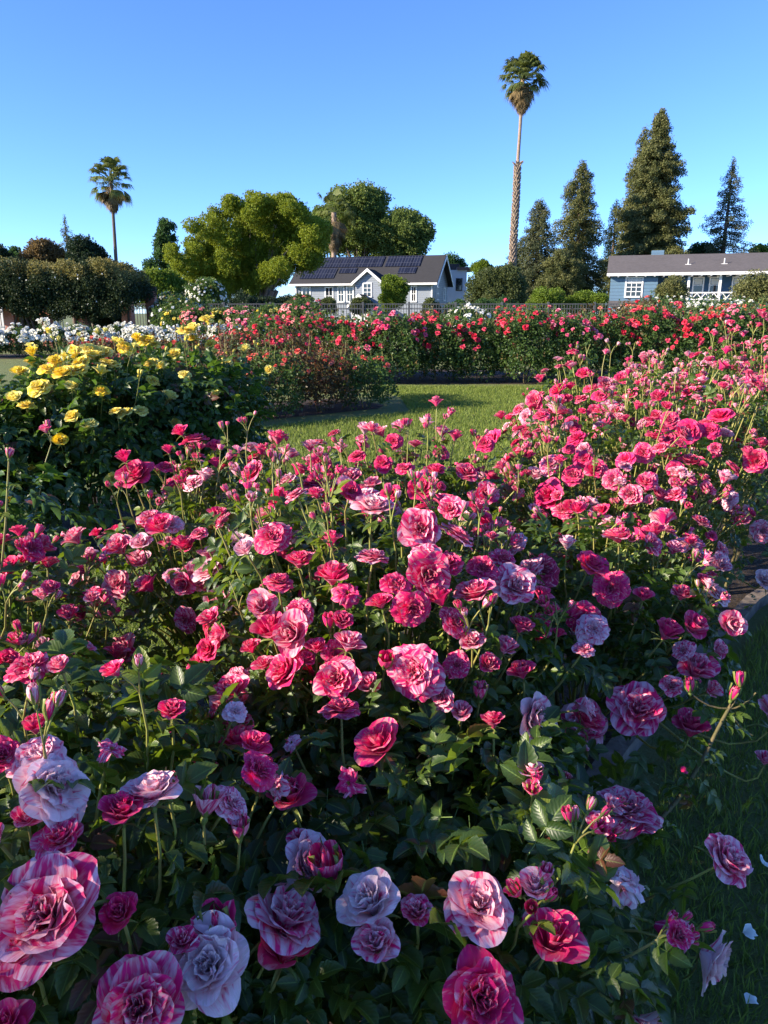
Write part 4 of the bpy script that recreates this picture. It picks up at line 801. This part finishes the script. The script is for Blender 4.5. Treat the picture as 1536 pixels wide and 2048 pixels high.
def window(root, x0, x1, z0, z1, y, cols=2, rows=2, frame=.12, fm=None, curtain=False, axis='y', sign=-1):
    fm = fm or WHT_P; mb = MB(); q = .05
    def B(mb, a0, a1, d0, d1, c0, c1):
        lo, hi = sorted((y + sign * d0, y + sign * d1))
        if axis == 'y': mb.box(a0, a1, lo, hi, c0, c1)
        else: mb.box(lo, hi, a0, a1, c0, c1)
    B(mb, x0 - frame, x1 + frame, 0, .07, z1, z1 + frame); B(mb, x0 - frame, x1 + frame, 0, .10, z0 - frame, z0); B(mb, x0 - frame, x0, 0, .06, z0, z1); B(mb, x1, x1 + frame, 0, .06, z0, z1)
    for i in range(1, cols): xx = x0 + (x1 - x0) * i / cols; B(mb, xx - .03, xx + .03, .012, .045, z0, z1)
    for i in range(1, rows): zz = z0 + (z1 - z0) * i / rows; B(mb, x0, x1, .012, .04, zz - .03, zz + .03)
    w_ = mb.obj('window', fm, root, smooth=False); mb = MB(); B(mb, x0, x1, .002, .01, z0, z1); mb.obj('pane', GLASS, w_, smooth=False)
    if curtain: mb = MB(); B(mb, x0 + .05, x1 - .05, .0101, .0115, z1 - (z1 - z0) * .3, z1 - .05); mb.obj('blind', simple('blind', (.6, .6, .57), .8), w_, smooth=False)
# --- grey house with solar roof
A0 = P(590, 563, 86.3); A1 = P(866, 560, 82); th = math.atan2(A1[1] - A0[1], A1[0] - A0[0]); Lh = float(np.hypot(*(A1 - A0)[:2])); ze = 4.75
H1 = thing('grey_house', 'grey two storey clapboard house with solar panels on its dark roof', 'house', (A0[0], A0[1], 0), th)
GS = siding('grey_clapboard', (.27, .31, .36), .2); D_ = 8.0; zr = 7.45; xg = Lh
mb = MB(); mb.box(0, Lh, 0, D_, 0, ze); mb.add([(0, 0, ze), (0, D_, ze), (0, D_ / 2, zr - .1)], [(0, 1, 2)]); mb.add([(Lh, 0, ze), (Lh, D_, ze), (Lh, D_ / 2, zr - .1)], [(0, 1, 2)]); mb.obj('wall', GS, H1, smooth=False)
def slope(root, name, x0, x1, y0, z0, y1, z1, th_, mat, parent=None):
    mb = MB(); n_ = norm(np.array([0, -(z1 - z0), (y1 - y0)])) * th_; v = np.array([(x0, y0, z0), (x1, y0, z0), (x1, y1, z1), (x0, y1, z1)]); v = np.concatenate([v, v + n_])
    mb.add(v, [(3, 2, 1, 0), (4, 5, 6, 7), (0, 1, 5, 4), (1, 2, 6, 5), (2, 3, 7, 6), (3, 0, 4, 7)]); return mb.obj(name, mat, parent or root, smooth=False)
RF = shingle('dark_shingle', (.028, .028, .03)); sl = (zr - ze) / (D_ / 2)
rf = slope(H1, 'roof', -.5, Lh + .6, -.6, ze - .6 * sl, D_ / 2, zr, .18, RF); slope(H1, 'roof', -.5, Lh + .6, D_ + .6, ze - .6 * sl, D_ / 2 + .01, zr, -.18, RF)
bx(H1, 'gutter', -.5, Lh + .6, -.78, -.62, ze - .42, ze - .22, WHT_P); 
for s_ in (1,):                                     # white barge boards on the right gable
    for (ya, za, yb, zb) in ((-.6, ze - .6 * sl, D_ / 2, zr), (D_ + .6, ze - .6 * sl, D_ / 2, zr)):
        mb = MB(); mb.add([(Lh + .61, ya, za - .2), (Lh + .61, yb, zb - .2), (Lh + .61, yb, zb + .12), (Lh + .61, ya, za + .12), (Lh + .67, ya, za - .2), (Lh + .67, yb, zb - .2), (Lh + .67, yb, zb + .12), (Lh + .67, ya, za + .12)], [(0, 1, 2, 3), (4, 5, 6, 7), (0, 1, 5, 4), (2, 3, 7, 6), (0, 3, 7, 4), (1, 2, 6, 5)]); mb.obj('barge_board', WHT_P, H1, smooth=False)
SOL = new_mat('solar_cell'); m_, t, b, out = SOL; tc = nd(t, 'ShaderNodeTexCoord'); br = nd(t, 'ShaderNodeTexBrick'); br.offset = 0; br.inputs['Scale'].default_value = 1; br.inputs['Mortar Size'].default_value = .035
br.inputs['Brick Width'].default_value = .34; br.inputs['Row Height'].default_value = .85
br.inputs['Color1'].default_value = (.008, .011, .025, 1); br.inputs['Color2'].default_value = (.012, .016, .035, 1); br.inputs['Mortar'].default_value = (.045, .05, .07, 1)
t.links.new(tc.outputs['Object'], br.inputs['Vector']); t.links.new(br.outputs['Color'], b.inputs['Base Color']); b.inputs['Roughness'].default_value = .55; b.inputs['Specular IOR Level'].default_value = .2
for (x0, x1, a, b_) in [(.5, 9.6, .56, .94), (9.8, 13.9, .56, .94), (.5, 4.6, .16, .53), (11.6, 13.7, .30, .53), (4.8, 6.9, .34, .53)]:
    y0, y1 = -.6 + (D_ / 2 + .6) * a, -.6 + (D_ / 2 + .6) * b_; k = 0; xx = x0
    while xx + 1 <= x1 + .01:
        slope(H1, 'solar_panel', xx, xx + .96, y0, ze + sl * y0 + .27, y1, ze + sl * y1 + .27, .04, m_, rf); xx += 1.0
def gable(root, x0, x1, y0, y1, z0, zp, mat, trim=True, wall=True, zb=0):
    xm = (x0 + x1) / 2
    if wall: bx(root, 'wall', x0, x1, y0, y1, zb, z0, mat); prism(root, 'wall', [(x0, z0), (x1, z0), (xm, zp - .12)], y0 + .001, y1, mat)
    for s_, xa in ((-1, x0 - .35), (1, x1 + .35)):
        zl = z0 - .35 * (zp - z0) / ((x1 - x0) / 2)
        prism(root, 'roof', [(xa, zl), (xm, zp), (xm, zp + .16), (xa, zl + .16)], y0 - .35, y1 + 1.2, RF); prism(root, 'barge_board', [(xa, zl - .12), (xm, zp - .12), (xm, zp + .2), (xa, zl + .2)], y0 - .42, y0 - .352, WHT_P)
s = Lh / 276
gable(H1, (719 - 590) * s, (771 - 590) * s, -.9, 1.5, ze - .1, ze + 1.1, GS)
gable(H1, (722 - 590) * s, (756 - 590) * s, -2.9, -.92, 2.35, 3.2, WHT_P)
for (a, b_, z0, z1) in [(606, 620, 1.2, 4.1), (654, 667, 1.6, 4.1), (680, 690, 2.7, 4.15), (698, 708, 2.7, 4.15), (826, 833, 2.7, 4.15)]:
    window(H1, (a - 590) * s, (b_ - 590) * s, z0, z1, 0, 2, 2 if z1 - z0 < 1.5 else 3, .14)
window(H1, (736 - 590) * s, (750 - 590) * s, 2.5 + .7, 4.45, -.9, 2, 3, .14)
for y0 in (2.0, 5.6): window(H1, y0, y0 + .8, 2.9, 4.1, Lh, 2, 2, .12, axis='x', sign=1)
for xx in (.05, (712 - 590) * s - .15, Lh - .15): bx(H1, 'downpipe', xx, xx + .12, -.13, -.003, 0, ze - .3, WHT_P)
# --- white modern house
Wm = thing('white_house', 'white flat roofed modern house with one black framed window, right of the grey house', 'house', (X(872, 102), 102, 0), 0)
wW = X(932, 102) - X(872, 102); zt = Z(540, 102)
bx(Wm, 'wall', 0, wW, 0, 6, 0, zt, simple('white_render', (.62, .64, .68), .8, .1, 2)); window(Wm, X(912, 102) - X(872, 102), X(922, 102) - X(872, 102), Z(580, 102), Z(558, 102), 0, 2, 2, .1, DARKP)
bx(Wm, 'roof_edge', wW - 1.3, wW + 1.0, -.4, 6, zt + .003, zt + .35, simple('brown_fascia', (.16, .10, .08), .8)); bx(Wm, 'chimney', 1.4, 3.2, 2, 3.5, zt + .001, zt + .9, simple('dark_box', (.07, .055, .05), .8))
Gr = thing('garage', 'small white gabled outbuilding showing its sloping roof behind the light green tree', 'garage', (X(945, 66), 66, 0), 0); gable(Gr, -1.6, 3.2, 0, 5, 1.7, 3.0, WHT_P)
# --- blue house
B0 = P(1222, 550, 71); H2 = thing('blue_house', 'long blue clapboard house with grey roof and white lattice porch railing on the right', 'house', (B0[0], 71, 0), R(-17)); BLU = siding('blue_clapboard', (.11, .20, .29), .3)
e2 = float(B0[2]); L2 = 23; bay = 4.1; r2 = e2 + 1.75; RG = shingle('grey_shingle', (.10, .09, .088))
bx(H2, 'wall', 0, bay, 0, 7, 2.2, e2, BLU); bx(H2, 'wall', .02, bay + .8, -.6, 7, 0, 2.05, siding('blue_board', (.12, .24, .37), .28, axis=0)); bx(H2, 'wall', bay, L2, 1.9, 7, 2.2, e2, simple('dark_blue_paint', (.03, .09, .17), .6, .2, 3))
rf2 = slope(H2, 'roof', -.35, L2, -.6, e2 + .02, 4, r2 + .05, .15, RG); slope(H2, 'roof', -.35, L2, 8.6, e2 + .02, 4.01, r2 + .05, -.15, RG)
mb = MB(); mb.add([(0, 0, e2), (0, 8, e2), (0, 4, r2)], [(0, 1, 2)]); mb.obj('wall', BLU, H2, smooth=False)
slope(H2, 'skirt_roof', -.1, bay + 1.6, -1.3, 2.0, 0, 2.45, .1, RG); bx(H2, 'fascia', -.35, L2, -.68, -.605, e2 - .12, e2 + .12, WHT_P)
for i in range(30): bx(H2, 'rafter_tail', -.2 + i * .78, -.06 + i * .78, -.6, 0 if i * .78 < bay else 1.9, e2 - .2, e2 - .03, WHT_P)
window(H2, (1252 - 1222) * .0478, (1279 - 1222) * .0478, 2.95, 4.5, 0, 3, 4, .14, curtain=True)
for xx in (6.6, 9.2, 11.1, 14, 17.5, 20.5): bx(H2, 'porch_post', xx, xx + .2, -.1, .1, 2.2, e2 - .22, WHT_P)
for xx in (7.3, 8.7, 10.6, 12.2): window(H2, xx, xx + .75, 2.7, 4.5, 1.9, 1, 3, .12, curtain=True)
bx(H2, 'deck', bay, L2, -.1, 1.9, 2.0, 2.2, WHT_P); mb = MB()
for x0 in np.arange(6.8, 20.4, .7):
    for a, b_ in ((0, .7), (.7, 0)): 
        for s_ in (0,): mb.tube([(x0 + a, 0, 2.3), (x0 + b_, 0, 3.15)], .035, .035, 4)
mb.box(6.6, 20.6, -.05, .05, 3.15, 3.25); mb.box(6.6, 20.6, -.05, .05, 2.2, 2.29); mb.obj('lattice_railing', WHT_P, H2, smooth=False)
bx(H2, 'chimney', 3.5, 4.6, 4.2, 5, r2 - .2, r2 + .6, BLU)
for xx in (6.6, 9.6): mb = MB(); mb.tube([(xx, 1.2, e2 + .6), (xx, 1.2, e2 + 1.35)], .05, .05, 6); mb.tube([(xx - .25, 1.15, e2 + .87), (xx + .25, 1.15, e2 + .87)], .03, .03, 5); mb.obj('vent_pipe', WHT_P, H2)

# ================================================================ FENCE, PERGOLA, CAR
FM = simple('fence_metal', (.10, .10, .10), .45, .3, 5)
fx0, fx1, FY = X(262, 37) , X(1560, 37), 37; nsec = 14; Wf = (fx1 - fx0) / nsec; fz = 1.93
Fn = thing('metal_fence', 'dark metal picket fence running behind all the rose beds', 'fence', (fx0, FY, 0))
for k in range(nsec + 1): bx(Fn, 'post', k * Wf - .05, k * Wf + .05, -.05, .05, 0, fz + .06, FM)
mb = MB()
for z0 in (fz - .06, fz - .28, .18): mb.box(.05, Wf - .05, -.02, .02, z0, z0 + .045)
n_ = int(Wf / .125)
for i in range(1, n_): x0 = i * Wf / n_; mb.box(x0 - .014, x0 + .014, -.012, .012, .08, fz - .01)
pm = mb.mesh('picket_panel', FM, False)
for k in range(nsec): link('picket_panel', pm, Fn, (k * Wf, 0, 0))
# pergola smothered by a climbing rose
PY = 31; px0, px1 = X(-40, PY), X(268, PY); Wp = px1 - px0; Pg = thing('pergola', 'long timber pergola on brick pillars at the left, buried under a climbing rose', 'pergola', (px0, PY, 0))
BRK = new_mat('brick'); m_, t, b, out = BRK; tc = nd(t, 'ShaderNodeTexCoord'); br = nd(t, 'ShaderNodeTexBrick'); br.inputs['Scale'].default_value = 4; br.inputs['Color1'].default_value = (.55, .20, .12, 1); br.inputs['Color2'].default_value = (.45, .15, .09, 1); br.inputs['Mortar'].default_value = (.4, .3, .24, 1); br.inputs['Mortar Size'].default_value = .02
mp = nd(t, 'ShaderNodeMapping'); mp.inputs['Rotation'].default_value = (R(90), 0, 0); t.links.new(tc.outputs['Object'], mp.inputs[0]); t.links.new(mp.outputs[0], br.inputs['Vector']); t.links.new(br.outputs['Color'], b.inputs['Base Color']); b.inputs['Roughness'].default_value = .9
WOOD = simple('old_wood', (.10, .07, .05), .9, .5, 10)
for px in (20, 160, 255): x = X(px, PY) - px0; bx(Pg, 'pillar', x - .2, x + .2, -.25, .2, 0, 2.4, m_); bx(Pg, 'pillar', x - .2, x + .2, 3.0, 3.4, 0, 2.4, m_)
for y in (0, 3.2): bx(Pg, 'beam', 0, Wp, y - .1, y + .1, 2.4, 2.6, WOOD)
for i in range(12): bx(Pg, 'rafter', i * Wp / 12, i * Wp / 12 + .1, -.5, 3.7, 2.603, 2.75, WOOD)
for i, (a, b_) in enumerate(((-12, 14), (98, 126))):
    gt = thing('white_gate', 'white barred gate seen through the pergola ' + ('at the left picture edge' if i == 0 else 'between its brick pillars'), 'gate', (X(a, 34.5), 34.5, 0)); w_ = X(b_, 34.5) - X(a, 34.5)
    fr = MB(); [fr.box(0, w_, -.03, .03, z, z + .06) for z in (.3, .75, 1.5)]; fr.box(w_ * .45, w_ * .45 + .09, -.04, .04, 0, 1.95); fr.obj('frame', WHT_P, gt, smooth=False); fr = MB()
    [fr.box(q, q + .03, -.015, .015, .1, 1.9) for q in np.arange(.05, w_, .12)]; fr.obj('bars', WHT_P, gt, smooth=False)
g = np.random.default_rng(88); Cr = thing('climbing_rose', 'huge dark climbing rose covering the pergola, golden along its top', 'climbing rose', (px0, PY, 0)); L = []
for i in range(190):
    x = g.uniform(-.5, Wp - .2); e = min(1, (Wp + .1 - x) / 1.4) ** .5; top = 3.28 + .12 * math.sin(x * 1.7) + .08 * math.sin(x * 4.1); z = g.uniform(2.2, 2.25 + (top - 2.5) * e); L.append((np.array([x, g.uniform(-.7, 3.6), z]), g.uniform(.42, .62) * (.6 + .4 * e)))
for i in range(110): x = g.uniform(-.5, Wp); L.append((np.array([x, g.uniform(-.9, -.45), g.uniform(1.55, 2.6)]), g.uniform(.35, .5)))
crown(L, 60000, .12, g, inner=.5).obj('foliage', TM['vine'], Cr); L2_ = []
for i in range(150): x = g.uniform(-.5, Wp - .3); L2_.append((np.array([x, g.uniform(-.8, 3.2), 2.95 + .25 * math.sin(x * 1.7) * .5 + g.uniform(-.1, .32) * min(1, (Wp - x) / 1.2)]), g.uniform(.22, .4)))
crown(L2_, 15000, .12, g, inner=.3).obj('foliage_top', TM['vinetop'], Cr)  # top leaves carry the low sun in their golden colour
for i in range(10):
    x = X([30, 45, 52, 60, 70, 92, 150, 178, 180, 255][i], PY) - px0; mb = MB(); mb.tube([(x, -.3, 0), (x + g.uniform(-.15, .15), -.3, .9), (x + g.uniform(-.5, .5), -.2, 2.4)], .07, .04, 6); mb.obj('trunk', WOOD, Cr)
for i in range(26):
    x = g.uniform(0, Wp); z = g.uniform(1.7, 3.0); o_ = link('rose_bloom', WHT['o'][i % 3], Cr, (x, -1.15 + .2 * g.uniform(), z)); o_.scale = (.06,) * 3; o_.rotation_euler = (R(80), 0, g.uniform(0, 6)); o_.color = (.6, 0, 0, 1)
# the tall dark hedge plants behind the pergola arches
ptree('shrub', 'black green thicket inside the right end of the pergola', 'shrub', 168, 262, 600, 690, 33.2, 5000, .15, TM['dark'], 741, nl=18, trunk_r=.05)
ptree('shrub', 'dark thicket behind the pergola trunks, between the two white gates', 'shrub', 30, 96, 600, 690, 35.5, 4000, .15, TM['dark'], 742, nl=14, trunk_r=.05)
# parked car glimpsed through the fence
CP = P(438, 668, 42); Ca = thing('parked_car', 'bright blue car parked beyond the fence, glimpsed between the coral tree roses', 'car', (CP[0] - 1.4, 42, 0)); PT = simple('blue_paint', (.01, .09, .45), .25, .1, 2, spec=.8)
prof = [(0, .35), (0, .75), (.25, .85), (1.0, .95), (1.6, 1.38), (2.9, 1.42), (3.6, .98), (4.1, .9), (4.2, .5), (4.15, .35)]
mb = MB(); v = np.array([(x, y, z) for y in (0, 1.7) for x, z in prof]); nP = len(prof); mb.add(v, [(i, (i + 1) % nP, nP + (i + 1) % nP, nP + i) for i in range(nP)])
for s_ in (0, nP): mb.add(v[s_:s_ + nP], [(0, 1, 2, 9), (2, 3, 8, 9), (3, 4, 5, 6), (3, 6, 7, 8)])
mb.obj('body', PT, Ca, smooth=False)
for x in (.8, 3.4): mb = MB(); mb.tube([(x, -.03, .32), (x, .2, .32)], .32, .32, 16); mb.tube([(x, -.035, .32), (x, -.031, .32)], .31, .02, 16); w_ = mb.obj('wheel', simple('tyre', (.02, .02, .02), .8), Ca)
for (a, b_, c_, d_) in ((1.25, 2.2, 1.0, 1.32), (2.3, 3.2, 1.0, 1.32)): mb = MB(); mb.add([(a, -.012, c_), (b_, -.012, c_), (b_ - .08, -.012, d_), (a + .3, -.012, d_), (a, -.002, c_), (b_, -.002, c_), (b_ - .08, -.002, d_), (a + .3, -.002, d_)], [(0, 1, 2, 3), (4, 5, 6, 7), (0, 1, 5, 4), (2, 3, 7, 6)]); mb.obj('window', GLASS, Ca, smooth=False)
